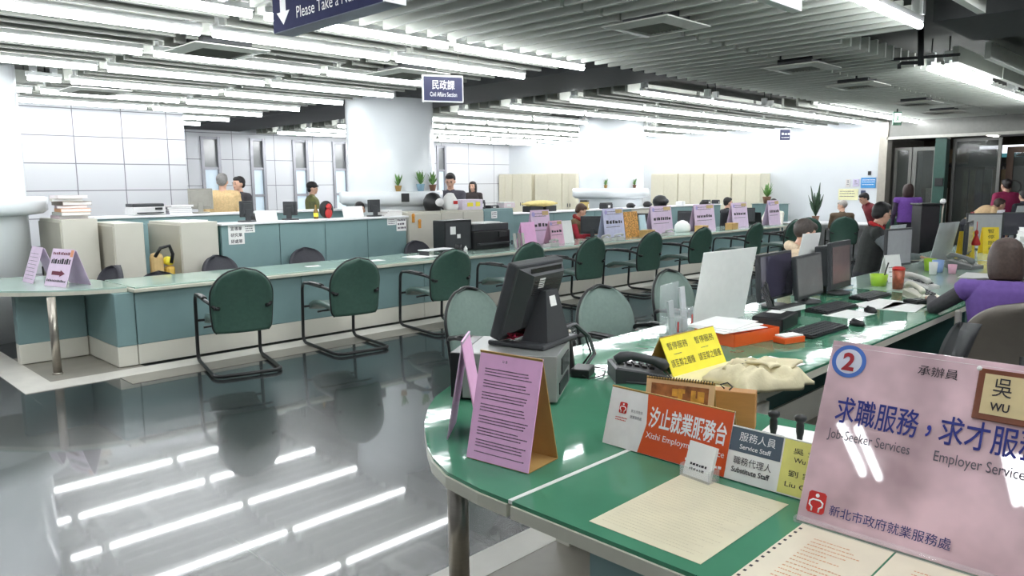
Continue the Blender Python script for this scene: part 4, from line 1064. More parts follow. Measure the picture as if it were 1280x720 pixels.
obj('bag_body', MB().bx(-.13, .0, -.08, .08, 0, .42, .05), mat('tan_bag', (206, 176, 120), .6), t); obj('bottle_holder', MB().bx(.02, .12, -.07, .05, 0, .26, .03), mat('orange_box', (224, 186, 84), .6), t)
obj('yellow_flap', MB().box((.06, -.02, .32), (.11, .12, .1), (0, R(15), 0), .04), YELLOW, t); obj('strap', MB().tube([(-.1, -.06, .38), (-.05, -.1, .48), (.05, -.1, .5), (.09, -.08, .4), (.06, -.1, .3)], .02, 8), BLACK, t)
o = obj('side_table', MB().bx(3.19, 3.48, 8.82, 9.1, .47, .5).bx(3.2, 3.23, 8.83, 8.86, 0, .47).bx(3.44, 3.47, 8.83, 8.86, 0, .47).bx(3.2, 3.23, 9.05, 9.08, 0, .47).bx(3.44, 3.47, 9.05, 9.08, 0, .47), CREAM); tag(o, 'low stand under the tan bag behind the far counter', 'table')

def staff_chair(label, loc, rz, m, s=1.0, zb=1.0):
    t = thing('office_chair', label, 'chair', loc, rz)
    k = MB(); k.sheet(back_fn(.46*s, zb-.45, zb, -.22, .08, .05), 12, 18, .05); obj('backrest', k, m, t)
    b = MB(); b.sheet(lambda u, v: (((2*u-1)*.235, -.22+.46*v, .47+.015*math.sin(v*PI)), (0, 0, 1)), 8, 8, .07); obj('seat', b, m, t)
    obj('back_bar', MB().tube([(0, -.05, .42), (0, -.26, .44), (0, -.285, zb-.3)], .022, 8), BLACK, t)
    obj('column', MB().cyl((0, 0, .1), (0, 0, .43), .028), STEEL, t)
    f = MB()
    for q in range(5):
        a = 2*PI*q/5; f.tube([(0, 0, .1), (.27*math.cos(a), .27*math.sin(a), .07)], [.03, .018], 8)
    obj('star_base', f, BLACK, t)
    for q in range(5):
        a = 2*PI*q/5; obj('caster', MB().cyl((.27*math.cos(a)-.02*math.sin(a), .27*math.sin(a)+.02*math.cos(a), .03), (.27*math.cos(a)+.02*math.sin(a), .27*math.sin(a)-.02*math.cos(a), .03), .03, seg=12), BLACK, t)
    for sx in (-1, 1): obj('armrest', MB().tube([(sx*.23, -.05, .44), (sx*.28, -.02, .5), (sx*.28, -.02, .63), (sx*.28, .16, .65), (sx*.28, -.14, .65)], .016, 8), BLACK, t)
    return t
DGREY = mat('dark_grey_mesh', (62, 62, 70), .6, var=.1, vs=60)
for (x, y, Y, rz, zb, l) in ((290, 312, 8.48, 190, .86, 'dark grey staff chair behind the far counter below the three-row notice'), (392, 306, 8.45, 170, .88, 'dark grey staff chair behind the far counter at the middle of the partition'), (535, 299, 8.5, 180, .86, 'dark staff chair behind the far counter before the ornamented beige cabinet'), (198, 333, 8.40, 160, .74, 'blue-grey staff chair mostly hidden behind the far counter end'), (105, 322, 8.6, 100, .84, 'dark mesh staff chair edge-on behind the lilac arrow sign')):
    p = py(x, y, Y)
    staff_chair(l, (p.x, Y-.0, 0), R(rz), DGREY if x != 163 else mat('blue_grey_fabric', (120, 132, 146), .6), 1.0, zb)

# signs on the far counter
def small_sign(x0, x1, y0, y1, Y, label, face=PINK_SIGN, seed=1, title=True, z=.7505, lean=.07, rz=0):
    a = py(x0, y1, Y); c = py(x1, y1, Y); top = py((x0+x1)/2, y0, Y+lean)
    w, h = (c.x-a.x), top.z-z
    t = thing('counter_sign', label, 'sign', ((a.x+c.x)/2, Y, z), R(rz))
    F = plane_M((-w/2, 0, .002), (1, 0, 0), (0, lean, h))
    b = MB(); b.M = F; b.bx(0, w, 0, h, -.005, 0); obj('sign_panel', b, face, t)
    b = MB(); b.M = plane_M((w/2, lean*2+.04, .002), (-1, 0, 0), (0, -lean-.04, h)); b.bx(0, w, 0, h*.97, -.004, 0); obj('rear_brace', b, face, t)
    if title:
        text_lines(t, INK, F, w*.12, w*.88, [h*.5], h*.12, seed, name='title_line', fill=.95, cw=h*.11)
        text_lines(t, INK_GREY, F, w*.1, w*.9, [h*.38, h*.8, h*.88], h*.03, seed+3)
        b = MB(); b.M = F; b.bx(w*.62, w*.95, h*.84, h*.96, .0004, .002); obj('name_plate', b, mat('tan_plate', (196, 170, 120), .5), t)
        b = MB(); b.M = F; b.lathe([(h*.07, .0004), (h*.07, .001)], (w*.14, h*.87, 0), 20); obj('number_disc', b, mat('disc_lilac', (170, 160, 214), .5), t)
    return t
small_sign(667, 690, 262, 297, 7.9, 'lilac counter sign behind the wide pink one before the red-scarved person', seed=2)
small_sign(690, 706, 275, 301, 7.62, 'wide pink counter sign with a row of dark print past the kiosk monitor', mat('pink_sign_wide', (230, 184, 208), .5, var=.06), seed=3)
small_sign(655, 672, 277, 298, 7.62, 'plain bright pink card standing beside the wide pink counter sign', PINK, title=False)
small_sign(706, 718, 275, 300, 7.62, 'plain white card at the end of the wide pink counter sign', PAPER, title=False)
small_sign(757, 782, 260, 291, 7.62, 'pale blue-lilac counter sign beside the bright magazine cover', mat('blue_lilac', (206, 206, 232), .5, var=.08), seed=5)
small_sign(816, 842, 257, 287, 7.62, 'lilac counter sign with a tan plate, before the white dome', seed=6)
small_sign(870, 895, 255, 285, 7.62, 'lilac counter sign between the dome and the person with a badge', seed=7)
small_sign(917, 936, 253, 282, 7.62, 'lilac counter sign standing just past the person with a badge', seed=8)
small_sign(962, 976, 250, 279, 7.5, 'last lilac counter sign before the person in white', seed=9)
small_sign(783, 800, 264, 289, 7.62, 'bright magazine cover in yellow and red on the far counter', mat('magazine_print', (210, 150, 80), .4, var=.7, vs=40), title=False)
small_sign(802, 810, 268, 290, 7.62, 'pale blue card standing near the dark monitor edge', mat('pale_blue', (196, 222, 232), .5), title=False)
# signs on the rounded end
def kidney_sign(x0, x1, y0, y1, z, label, arrow):
    a = pz(x0, y1, z); c = pz(x1, y1+3, z); d = c-a; w = d.length; ang = math.atan2(d.y, d.x)
    h = .36
    t = thing('counter_sign', label, 'sign', tuple(a), ang)
    F = plane_M((0, 0, .002), (1, 0, 0), (0.16, .09, h))
    F = plane_M((0, 0, .002), (1, 0, 0), (0, .12, h))
    b = MB(); b.M = F; b.bx(0, w, 0, h, -.004, 0); obj('sign_panel', b, PINK_SIGN, t)
    b = MB(); b.M = plane_M((w, .24, .002), (-1, 0, 0), (0, -.12, h)); b.bx(0, w, 0, h*.97, -.004, 0); obj('rear_panel', b, PINK_SIGN, t)
    if arrow:
        text_lines(t, mat('maroon_ink', (110, 30, 60), .5), F, w*.08, w*.9, [h*.84], .03, 3, name='red_line', fill=.95, cw=.02)
        text_lines(t, INK, F, w*.08, w*.92, [h*.6], .055, 4, name='title_line', fill=.95, cw=.03)
        b = MB(); b.M = F; b.prism([(w*.22, h*.3), (w*.6, h*.3), (w*.6, h*.26), (w*.82, h*.35), (w*.6, h*.44), (w*.6, h*.4), (w*.22, h*.4)], .0005, .0014); obj('arrow', b, mat('maroon_ink', 0), t)
        text_lines(t, INK, F, w*.06, w*.94, [h*.12], .025, 5, cw=.015, fill=.95)
        b = MB(); b.M = F; b.bx(w*.86, w*.99, h*.8, h*.98, .0004, .001); obj('orange_patch', b, mat('orange_patch', (224, 150, 110), .5), t)
    else: text_lines(t, INK_GREY, F, w*.1, w*.9, [h*.1*k for k in range(1, 9)], .006, 6)
    return t
kidney_sign(28, 41, 308, 352, .7505, 'narrow lilac sign on the rounded end of the far counter, beside the column', False)
kidney_sign(55, 82, 310, 357, .7505, 'lilac sign with a dark arrow on the rounded end of the far counter', True)

# black equipment on the far counter
pA, pB = py(551.5, 310, 7.95), py(585, 310, 7.95)
t = thing('equipment_cabinet', 'black equipment box with white stickers on the far counter', 'equipment', ((pA.x+pB.x)/2, 8.0, .7505), 0)
w = (pB.x-pA.x)/2; h = py(566, 275, 7.95).z-.7505
obj('body', MB().bx(-w, w, -.13, .12, 0, h, .008), BLACK, t)
obj('sticker', MB().bx(-w*.6, -w*.2, -.133, -.13, h*.55, h*.8).bx(-w*.1, w*.15, -.133, -.13, h*.42, h*.55), PAPER, t, 'white stickers')
obj('front_door', MB().bx(-w+.02, w-.02, -.132, -.13, .03, h-.03), CHARCOAL, t)
pA, pB = py(588, 308, 7.9), py(633, 305, 7.9)
printer('black multifunction printer with white papers on its lid on the far counter', ((pA.x+pB.x)/2, 7.97, .7505), 0, pB.x-pA.x, .3, .36, BLACK, CHARCOAL)
o = obj('paper_sheet', MB().box(((pA.x+pB.x)/2, 7.97, 1.121), (.34, .26, .018), (0, 0, .1)), PAPER); tag(o, 'white papers lying on the black multifunction printer', 'paper')
p = py(573, 310, 7.72)
t = thing('mug', 'black mug standing before the black equipment box', 'mug', (p.x, 7.72, .7505)); obj('cup', MB().lathe([(.038, 0), (.042, .11), (.036, .11), (.033, .02), (.0, .02)], seg=20), BLACK, t)
p = py(582, 310, 7.7)
t = thing('bottle', 'small white bottle with dark cap before the black equipment box', 'bottle', (p.x, 7.7, .7505)); obj('flask', MB().lathe([(.025, 0), (.026, .05), (.01, .075), (.01, .085)], seg=16), PAPER, t); obj('cap', MB().lathe([(.012, .085), (.012, .1)], seg=12), BLACK, t)
p = py(545, 308, 7.75)
t = thing('keyboard_tray', 'white document tray on legs standing on the far counter', 'tray', (p.x, 7.75, .7505), R(5)); obj('shelf', MB().bx(-.24, .24, -.1, .1, .06, .072, .003), INK_WHITE, t)
for sx in (-.22, .22): obj('leg', MB().bx(sx-.006, sx+.006, -.09, .09, 0, .06), CHARCOAL, t)
for k, (x, y, w, d, a) in enumerate(((470, 318, .42, .3, .1), (505, 314, .3, .21, .3), (425, 324, .2, .15, 0), (376, 334, .16, .1, -.2))):
    p = pz(x, y-3, .75); o = obj('paper_sheet', MB().box((p.x, min(p.y, 7.68), .752), (w, d, .002), (0, 0, a)), PAPER); tag(o, 'flat white paper on the far counter, %s from the printer end' % ORD[k], 'paper')
for k, (x, c) in enumerate(((637, (190, 190, 186)), (642, (160, 150, 150)), (647, (206, 200, 196)))):
    p = py(x, 300, 7.75); o = obj('brochure', MB().box((p.x-.02, 7.62, .86), (.05, .02, .21), (R(-8), 0, R(10))), mat('brochure_%d' % k, c, .5)); tag(o, 'grey brochure standing on the far counter beside the kiosk monitor, %s of three' % ORD[k], 'brochure')
for k, (x, y, w, c) in enumerate(((747, 291, .1, 1), (810, 287, .12, 1), (866, 280, .12, 1), (936, 280, .12, 1))):
    p = py(x, y, 7.95); monitor('dark monitor edge-on beside the lilac signs, %s from the kiosk' % ORD[k], (p.x, 8.05, .7505), R(118), .42, .30, lift=.07)
WPH = mat('pale_grey_plastic', (206, 206, 202), .45)
for k, (x, y) in enumerate(((686, 299), (752, 293), (768, 290), (832, 288))):
    p = py(x, y, 7.5); telephone('pale telephone on the far counter, %s from the kiosk monitor' % ORD[k], (p.x, 7.46, .7505), R(170), WPH, CHARCOAL, .9, None)
p = py(853, 285, 7.75)
t = thing('dome_lamp', 'white dome standing on the far counter between two lilac signs', 'lamp', (p.x, 7.75, .7505)); obj('dome', MB().lathe([(.13, 0), (.15, .06), (.14, .13), (.09, .19), (.03, .215), (.002, .22)], seg=24), PAPER, t); obj('base', MB().lathe([(.1, 0), (.1, .01)], seg=24), CHARCOAL, t)
for k, (x, y) in enumerate(((868, 289), (906, 285), (800, 292))):
    p = py(x, y, 7.6); t = thing('cardboard_box', 'small tan box on the far counter, %s along the sign row' % ('before the dome', 'beside the badge person', 'by the magazine cover')[k], 'box', (p.x, 7.45, .7505), .1); obj('carton', MB().bx(-.13, .13, -.08, .08, 0, .11, .003), mat('tan_carton', (208, 170, 108), .6), t); obj('lid', MB().bx(-.132, .132, -.082, .082, .11, .122, .002), mat('tan_carton', 0), t)
# clutter on the ledges further back
p = py(677, 246, 9.3)
t = thing('padded_envelope', 'large yellow cloth bundle lying on the ledge behind the lilac signs', 'bundle', (p.x-.05, 9.3, 1.1755), .05); b = MB(); b.ball((0, 0, .14), (.42, .17, .06), 20, 10).box((0, 0, .14), (.8, .2, .03), None, .012); obj('cloth', b, mat('pale_yellow_cloth', (232, 212, 140), .7, var=.08), t); obj('support_box', MB().bx(-.36, -.02, -.1, .1, 0, .1, .005).bx(.06, .36, -.1, .1, 0, .1, .005), DARK_STEEL, t)
for k, (x, l, c, w, h) in enumerate(((538, 'black and white helmet on the beige cabinet', 0, .15, .28), (785, 'dark round pot on the ledge behind the pale blue sign', 1, .09, .1), (806, 'small dark round thing on the ledge beside the helmet', 2, .09, .12), (822, 'dark motorcycle helmet on the ledge', 3, .16, .24))):
    p = py(x, 260, 9.2); z = 1.2705 if x < 600 else 1.1755
    t = thing('helmet', l, 'helmet', (p.x, 9.14, z), R(200)); obj('shell', MB().lathe([(w*.8, 0), (w, h*.35), (w*.95, h*.6), (w*.65, h*.88), (w*.25, h*.99), (.002, h)], seg=24), BLACK, t); obj('visor', MB().ball((0, w*.75, h*.45), (w*.7, w*.4, h*.25)), PAPER if k == 0 else CHARCOAL, t)
p = py(563, 262, 9.1)
t = thing('plastic_bag', 'crumpled white plastic bag on the beige cabinet beside the standing person', 'bag', (p.x, 9.1, 1.2705)); b = MB(); rnd = random.Random(5)
b.lathe([(.1, 0), (.13, .05), (.12, .15), (.09, .22), (.05, .26), (.02, .27)], seg=14); b.v = [(x+rnd.uniform(-.015, .015), y+rnd.uniform(-.015, .015), z) for x, y, z in b.v]; obj('bag_body', b, PAPER, t); obj('printed_patch', MB().box((.0, -.125, .12), (.08, .01, .05)), RED_INK, t)
p = py(585, 264, 9.1)
t = thing('document_tray', 'white tray of papers on the cabinet before the standing person', 'tray', (p.x, 9.12, 1.2705)); obj('box', MB().bx(-.22, .22, -.14, .14, 0, .16, .008), mat('lilac_white', (232, 222, 236), .5), t); obj('label_card', MB().bx(-.12, 0, -.145, -.14, .05, .11).bx(.06, .15, -.145, -.14, .05, .12), YELLOW, t)
for k, (x, w, h, c, l) in enumerate(((597, .12, .14, (60, 60, 64), 'dark telephone-sized box on the beige cabinet'), (612, .2, .05, (70, 70, 74), 'flat dark box on the teal cabinet'), (630, .3, .1, (236, 222, 226), 'pale pink paper pile on the teal cabinet'), (755, .26, .12, (50, 50, 54), 'dark box with label on the ledge behind the pale blue sign'), (880, .2, .1, (60, 60, 62), 'dark printer-like box on the ledge above the badge person'), (892, .16, .09, (52, 54, 58), 'small dark box on the ledge past the badge person'), (848, .2, .09, (236, 236, 238), 'white leaning papers on the ledge past the helmet'), (728, .1, .18, (206, 182, 110), 'gold-framed picture on the ledge behind the red-scarved person'))):
    p = py(x, 262, 9.25); z = 1.2705 if x < 641 else 1.1755
    t = thing('desk_box', l, 'box', (p.x, 9.2, z), .05*k); m_ = mat('deskbox%d' % k, c, .5); obj('body', MB().bx(-w/2, w/2, -.08, .08, 0, h*.8, .006), m_, t); obj('lid', MB().bx(-w/2+.005, w/2-.005, -.075, .075, h*.8, h, .006), PAPER if k in (2, 6) else CHARCOAL, t); obj('label_card', MB().bx(-w*.25, w*.1, -.084, -.08, h*.2, h*.6), PAPER, t)
# plants on column collars and on the far desk
def plant(label, loc, s, kind, pot):
    t = thing('potted_plant', label, 'plant', loc)
    obj('pot', MB().lathe([(.045*s, 0), (.065*s, .1*s), (.07*s, .11*s), (.06*s, .11*s), (.055*s, .09*s), (0, .09*s)], seg=18), pot, t)
    b = MB(); rnd = random.Random(int(s*100)+kind)
    for k in range(26 if kind == 0 else 12):
        a = rnd.uniform(0, 2*PI); r = rnd.uniform(.02, .1)*s; z0 = .1*s; z1 = rnd.uniform(.16, .34)*s
        if kind == 1: r = rnd.uniform(.05, .22)*s; z1 = rnd.uniform(.35, .75)*s
        p0 = Vector((0, 0, z0)); p1 = Vector((r*math.cos(a), r*math.sin(a), z1)); d = (p1-p0); side = d.cross(Vector((0, 0, 1))).normalized()*(.022 if kind == 0 else .03)*s
        mid = p0.lerp(p1, .6)
        n = side.cross(d).normalized()*.004*s
        b.loft([[p0-side*.2, p0-n, p0+side*.2, p0+n], [mid-side, mid-n, mid+side, mid+n], [p1-side*.15, p1-n*.2, p1+side*.15, p1+n*.2]])
    o = obj('foliage', b, mat('leaf_green%d' % kind, ((96, 140, 70), (44, 70, 48))[kind], .5, var=.3, vs=30), t); o['kind'] = 'stuff'
    return t
def on_collar(i, x):
    cx, cy = COLS[i]; rr = (CR+(COLLAR if i else .9))/2; d = ray(x, 240); # ray meets the ring of radius rr nearest the camera
    dx, dy = d.x, d.y; A = dx*dx+dy*dy; B = -2*(dx*cx+dy*cy); Cc = cx*cx+cy*cy-rr*rr; disc = max(0, B*B-4*A*Cc); s = (-B-math.sqrt(disc))/(2*A)
    return (dx*s, dy*s, 1.5705)
POT_A, POT_B, POT_C = mat('tan_pot', (176, 140, 80), .5), mat('blue_glass_pot', (150, 186, 206), .2), mat('brown_pot', (130, 92, 72), .5)
plant('sparse plant in a tan jar on the middle column ring', on_collar(1, 498), .8, 0, POT_A)
plant('leafy green plant in a pale blue vase on the middle column ring', on_collar(1, 526), 1.0, 0, POT_B)
plant('brown potted plant at the edge of the middle column ring', on_collar(1, 541), .9, 0, POT_C)
plant('tiny plant on the ring of the far column', on_collar(2, 757), .6, 0, POT_A)
plant('second small plant on the ring of the far column', on_collar(2, 793), .6, 0, POT_C)
o = obj('intercom_box', MB().box((on_collar(1, 500)[0], on_collar(1, 500)[1]-.13, 1.475), (.12, .05, .13), (0, 0, R(-35)), .006), BLACK); tag(o, 'small black box fixed to the middle column ring under the tan jar', 'box')
# far wall desk
o = thing('wall_desk', 'narrow white desk along the far wall behind the three green chairs', 'desk', (17.3, 6.0, 0)); obj('top', MB().bx(-.35, .65, -.0, 1.95, .72, .75, .004), INK_WHITE, o)
for y in (.05, 1.88): obj('leg', MB().bx(-.3, .6, y, y+.04, 0, .72), CREAM, o)
p = px(1015, 268, 17.4); plant('dark leafy plant on the far wall desk behind the beige hood', (17.3, 7.3, .7505), 1.25, 1, POT_C)
p = px(973, 250, 17.2)
plant('bonsai-like plant in a brown bowl beyond the last lilac sign', (17.2, 8.45, 1.161), 1.5, 0, POT_C)
o = obj('plant_stand', MB().bx(16.95, 17.4, 8.0, 8.7, 0, 1.15, .01).bx(16.93, 17.42, 7.98, 8.72, 1.15, 1.16), mat('teal_stand', (110, 140, 140), .5)); tag(o, 'square teal stand under the bonsai-like plant', 'stand')
o = thing('laptop', 'black laptop open before the person in white', 'laptop', (16.3, 7.62, .7505), R(-75))
o.location = (15.72, 7.92, .7505); o.rotation_euler = (0, 0, R(-96))
obj('base', MB().bx(-.16, .16, -.1, .12, 0, .02), BLACK, o); obj('screen', MB().box((0, -.12, .14), (.34, .012, .26), (R(12), 0, 0), .004), BLACK, o)
# ------------------------------------------------------------------ near desk clutter
t = thing('desk_sign', 'yellow folded service-suspended sign beside the telephone', 'sign', (0, 0, 0))
bpy.data.objects.remove(t)
pa, pb = pz(842, 472, T), pz(908, 453, T); d = pb-pa
ang = math.atan2(d.y, d.x); mid = (pa+pb)/2; nrm = Vector((-d.y, d.x, 0)).normalized()
w = d.length
t, F = tent('yellow folded service-suspended sign beside the charcoal telephone', 'desk_sign', tuple(mid+nrm*.085), ang, w, .195, .17, YELLOW, CARDBOARD, base=False)
for k in (0, 1):
    x = .03+k*w*.5
    lettering(t, '暫停服務', INK, F, x, .125, w=w*.36, h=.036); lettering(t, '請至鄰之櫃檯', INK, F, x-.012, .04, w=w*.42, h=.038)
    text_lines(t, INK_GREY, F, x+.03, x+.1, [.1], .004, 3)
# clear leaflet holder
p = pz(846, 416, T)
t = thing('leaflet_holder', 'clear acrylic leaflet holder on the near desk beside the white sign back', 'holder', (p.x, p.y, T), R(12))
obj('rear_wall', MB().bx(-.15, .15, .05, .054, 0, .30), ACRYL, t)
for x0, x1, h in ((-.15, -.05, .2), (-.045, .045, .16), (.05, .15, .24)):
    obj('pocket', MB().bx(x0, x1, -.05, -.046, 0, h*.6).bx(x0, x0+.004, -.05, .05, 0, h*.6).bx(x1-.004, x1, -.05, .05, 0, h*.6).bx(x0, x1, -.05, .05, 0, .004), ACRYL, t)
obj('leaflet', MB().box((-.1, 0, .11), (.08, .012, .2), (R(-6), 0, 0)), mat('leaflet_grey', (178, 184, 186), .5), t); obj('leaflet', MB().box((.1, 0, .14), (.08, .012, .26), (R(-6), 0, 0)), mat('leaflet_pale', (196, 200, 202), .5), t)
obj('red_mark', MB().box((-.12, -.052, .06), (.015, .003, .06)).box((.12, -.052, .07), (.015, .003, .06)), RED_INK, t)
# white backs of signs standing along the aisle side
def sign_back(x0, x1, y0a, y0b, y1, Y, label, X=None, m=PAPER, tilt=.1, at=None):
    """board seen from behind: lower corners at px (x0,y1),(x1,..) and upper edge at y0a..y0b"""
    a = Vector((at[0], at[1], T)) if at else pz(x0, y1, T)
    t = thing('sign_back', label, 'sign', (a.x, a.y-.05, T), R(Y))
    sc = 947/((a-Vector((0, 0, CAM_H))).dot(AX_F)); 
    w = X; h = y0a/sc
    F = plane_M((0, 0, .002), (1, 0, 0), (0, -.085, h))
    b = MB(); b.M = F; b.bx(0, w, 0, h*1.02, -.006, 0, .001); obj('board', b, m, t)
    b = MB(); b.M = F; b.bx(.01, w-.01, .01, h, -.008, -.006); obj('printed_face', b, PINK_SIGN, t)
    obj('foot', MB().bx(0, w, -.13, .012, 0, .005), ACRYL, t)
    return t
BOARD_SILVER = mat('silver_white_board', (214, 218, 222), .3, var=.04)
sign_back(855, 0, 94, 0, 409, -4, 'large white sign back standing on the near desk beside the first monitor', .6, PAPER)
sign_back(1003, 0, 76, 0, 336, -6, 'white sign back in front of the hooded person in beige', .27, at=(5.87, 2.7))
sign_back(1094, 0, 56, 0, 338, -5, 'tall pale sign back beside the person with the red collar', .36, BOARD_SILVER)
sign_back(1156, 0, 48, 0, 327, -8, 'tall silvery sign back with a grey sleeve beside it', .5, BOARD_SILVER)
sign_back(1204, 0, 32, 0, 302, -4, 'small white sign back under the bent person in beige', .45)
sign_back(1232, 0, 36, 0, 299, -4, 'white sign back below the person in magenta', .36)
sign_back(1256, 0, 42, 0, 300, -8, 'pale sign back beside the orange folder stack at the picture edge', .5, BOARD_SILVER)
# three monitors and their keyboards
LG = mat('screen_reflective', (70, 66, 84), .05, var=.15, vs=2, spec=.8)
monitor('first of the three desk monitors, glossy screen, beside the large white sign back', (5.25, 2.47, T), R(2), .56, .34, lift=.06, screen=LG, tilt=4)
monitor('middle desk monitor with matte grey screen', (5.58, 2.36, T), R(3), .52, .32, lift=.05, tilt=6, screen=mat('screen_grey', (112, 112, 112), .25, var=.05))
monitor('thick square desk monitor, third in the row', (6.2, 2.38, T), R(2), .46, .38, depth=.14, lift=.05, tilt=3, screen=mat('screen_brownish', (120, 104, 104), .2, var=.05), bez=.04)
def keyboard(label, loc, rz, m=BLACK, s=1.0):
    t = thing('keyboard', label, 'keyboard', loc, rz)
    b = MB(); b.loft([[(-.22*s, -.075*s, 0), (.22*s, -.075*s, 0), (.22*s, .075*s, 0), (-.22*s, .075*s, 0)], [(-.22*s, -.075*s, .012), (.22*s, -.075*s, .012), (.22*s, .075*s, .026), (-.22*s, .075*s, .026)]], smooth=False)
    obj('case', b, m, t)
    k = MB()
    for r in range(5):
        y = -.055*s+.026*s*r
        for c in range(15): k.box((-.2*s+.0285*s*c, y, .0195+.0023*r), (.024*s, .02*s, .008), (R(5), 0, 0))
    obj('keys', k, CHARCOAL, t)
    return t
p = pz(1022, 415, T); keyboard('low flat black keyboard closest to the pink sign', (p.x, p.y, T), R(-2), BLACK, 1.12)
p = pz(1040, 387, T); keyboard('raised black keyboard before the middle monitor', (p.x, p.y, T), R(-3), BLACK, 1.1)
p = pz(1088, 372, T); keyboard('dark keyboard before the thick square monitor', (p.x, p.y, T), R(-3), BLACK, 1.0)
def mouse(label, loc, rz):
    t = thing('computer_mouse', label, 'mouse', loc, rz); obj('shell', MB().loft([[(x*s, y*s2, z) for x, y in [(math.cos(q)*.032, math.sin(q)*.055) for q in [2*PI*k/20 for k in range(20)]]] for s, s2, z in ((.95, .97, 0), (1, 1, .01), (.9, .92, .024), (.6, .65, .034), (.2, .25, .038))]), BLACK, t)
    obj('wheel', MB().cyl((-.004, .025, .033), (.004, .025, .033), .01, seg=12), CHARCOAL, t); return t
p = pz(1071, 407, T); mouse('black mouse beside the low flat keyboard', (p.x, p.y, T+.001), R(-20))
p = pz(1088, 391, T); mouse('black mouse on the white papers before the middle monitor', (p.x, p.y, T+.0035), R(-30))
# black box, orange tray, papers
t = thing('external_drive', 'black external drive box with a white label before the first monitor', 'device', (4.5, 2.12, T), R(8)); obj('case', MB().bx(-.16, .16, -.09, .1, 0, .085, .008), BLACK, t); obj('label_card', MB().bx(.02, .13, -.02, .07, .085, .087), PAPER, t); obj('cap', MB().bx(-.165, -.16, -.08, .09, .01, .075), CHARCOAL, t)
t = thing('card_reader', 'long white and black card reader lying on the near desk', 'device', (4.86, 2.2, T+.0005), R(-4)); obj('case', MB().bx(-.2, .12, -.045, .045, .05, .09, .01), BLACK, t); obj('white_face', MB().bx(-.2, .12, -.05, -.046, .055, .085), PAPER, t); obj('stand', MB().bx(-.18, .1, -.03, .03, 0, .05), BLACK, t)
t = thing('document_tray', 'orange plastic tray holding white papers behind the yellow sign', 'tray', (4.0, 2.12, T), R(-10))
obj('tray', MB().bx(-.2, .2, -.14, .14, 0, .006).bx(-.2, .2, -.144, -.14, 0, .07).bx(-.204, -.2, -.14, .14, 0, .07).bx(.2, .204, -.14, .14, 0, .07).bx(-.2, .2, .14, .144, 0, .07), ORANGE, t)
for k in range(3):
    o = obj('paper_sheet', MB().box((3.98+.03*k-.03, 2.15+.03*k, T+.0745+.004*k), (.36, .27, .003), (0, 0, R(-14+9*k))), PAPER); tag(o, ['lowest white sheet across the orange tray', 'middle white sheet across the orange tray', 'top white printed sheet on the orange tray'][k], 'paper')
t = thing('eraser_box', 'small orange and white box beside the orange tray', 'box', (4.12, 1.86, T), R(-18)); obj('case', MB().bx(-.08, .08, -.045, .045, 0, .035, .004), ORANGE, t); obj('lid', MB().bx(-.07, .07, -.04, .04, .035, .045, .003), PAPER, t)
t = thing('cable_bundle', 'tangle of thin black cables hanging beside the large white sign back', 'cables', (4.95, 2.42, T)); rnd = random.Random(9)
for k in range(4): obj('cable', MB().tube([(-.12+.02*k, -.1, .01), (-.05+.02*k, -.04, .08), (-.06+.02*k, 0, .16+.02*k), (-.0+.01*k, .0, .2), (.02, -.02, .14), (.05, -.05, .03)], .005, 6), BLACK, t)
for k, (x, y, w, d, a, l) in enumerate(((1062, 393, .34, .22, -.1, 'white papers under the mouse before the middle monitor'), (1100, 380, .5, .25, -.1, 'white papers before the thick square monitor'), (1130, 384, .42, .22, .1, 'printed sheet near the desk corner'), (1062, 420, .1, .06, -.1, 'small white card beside the low flat keyboard'), (1078, 421, .06, .05, .2, 'smallest white card beside the mouse'), (958, 456, .34, .22, -.2, 'printed sheet beneath the glass behind the cloth bag'), (1225, 345, .5, .3, .1, 'white papers before the person in the purple vest'))):
    p = pz(x, y, T); o = obj('paper_sheet', MB().box((p.x, p.y, T+.0012), (w, d, .0022), (0, 0, a)), PAPER); tag(o, l, 'paper')
# cream desk pad under the yellow sign and bag
poly = [pz(x, y, T) for x, y in ((806, 478), (862, 462), (912, 452), (958, 474), (925, 492), (880, 488))]
o = obj('desk_pad', MB().prism([(p.x, p.y) for p in poly], T, T+.003), mat('cream_pad', (240, 230, 184), .5, var=.03)); tag(o, 'cream printed sheets lying between the yellow sign and the cloth bag', 'paper')
# cloth bag
CLOTH = mat('cream_cloth', (222, 212, 178), .85, var=.05, vs=10, bump=.2, bs=40)
pc = pz(950, 472, T+.03)
t = thing('cloth_bag', 'crumpled cream cloth bag with dark print on the near desk edge', 'bag', (pc.x, pc.y+.0, T+.0035), R(-20))
rnd = random.Random(3); N = 26
def bag(u, v):
    x = (u-.5)*.56; y = (v-.5)*.40
    e = max(0, 1-((2*u-1)**6))*max(0, 1-((2*v-1)**6))
    z = .014+.055*e+.022*abs(math.sin(5*u+3*v))*e+.02*abs(math.sin(7*v-4*u+1))*e+.012*math.sin(19*u+9*v)*e+.008*math.sin(31*v-11*u)*e
    wob = .035*math.sin(7*v+1)*(2*u-1)+.02*math.sin(11*u)
    return (x+wob*.9, y+.03*math.sin(8*u)+.015*math.sin(17*u), z), (0, 0, 1)
b = MB(); b.sheet(bag, N, N, .02); obj('cloth', b, CLOTH, t)
b = MB(); b.sheet(lambda u, v: ((.1+(u-.5)*.3+.03*math.sin(6*v), -.02+(v-.5)*.2, .112+.014*math.sin(8*u+3*v)), (0, 0, 1)), 12, 10, .012); obj('fold', b, CLOTH, t)
b = MB(); b.tube([(-.22, .1, .08), (-.1, .14, .11), (.05, .12, .11), (.2, .16, .07)], [.012, .014, .013, .01], 8); obj('strap', b, CLOTH, t)
b = MB()
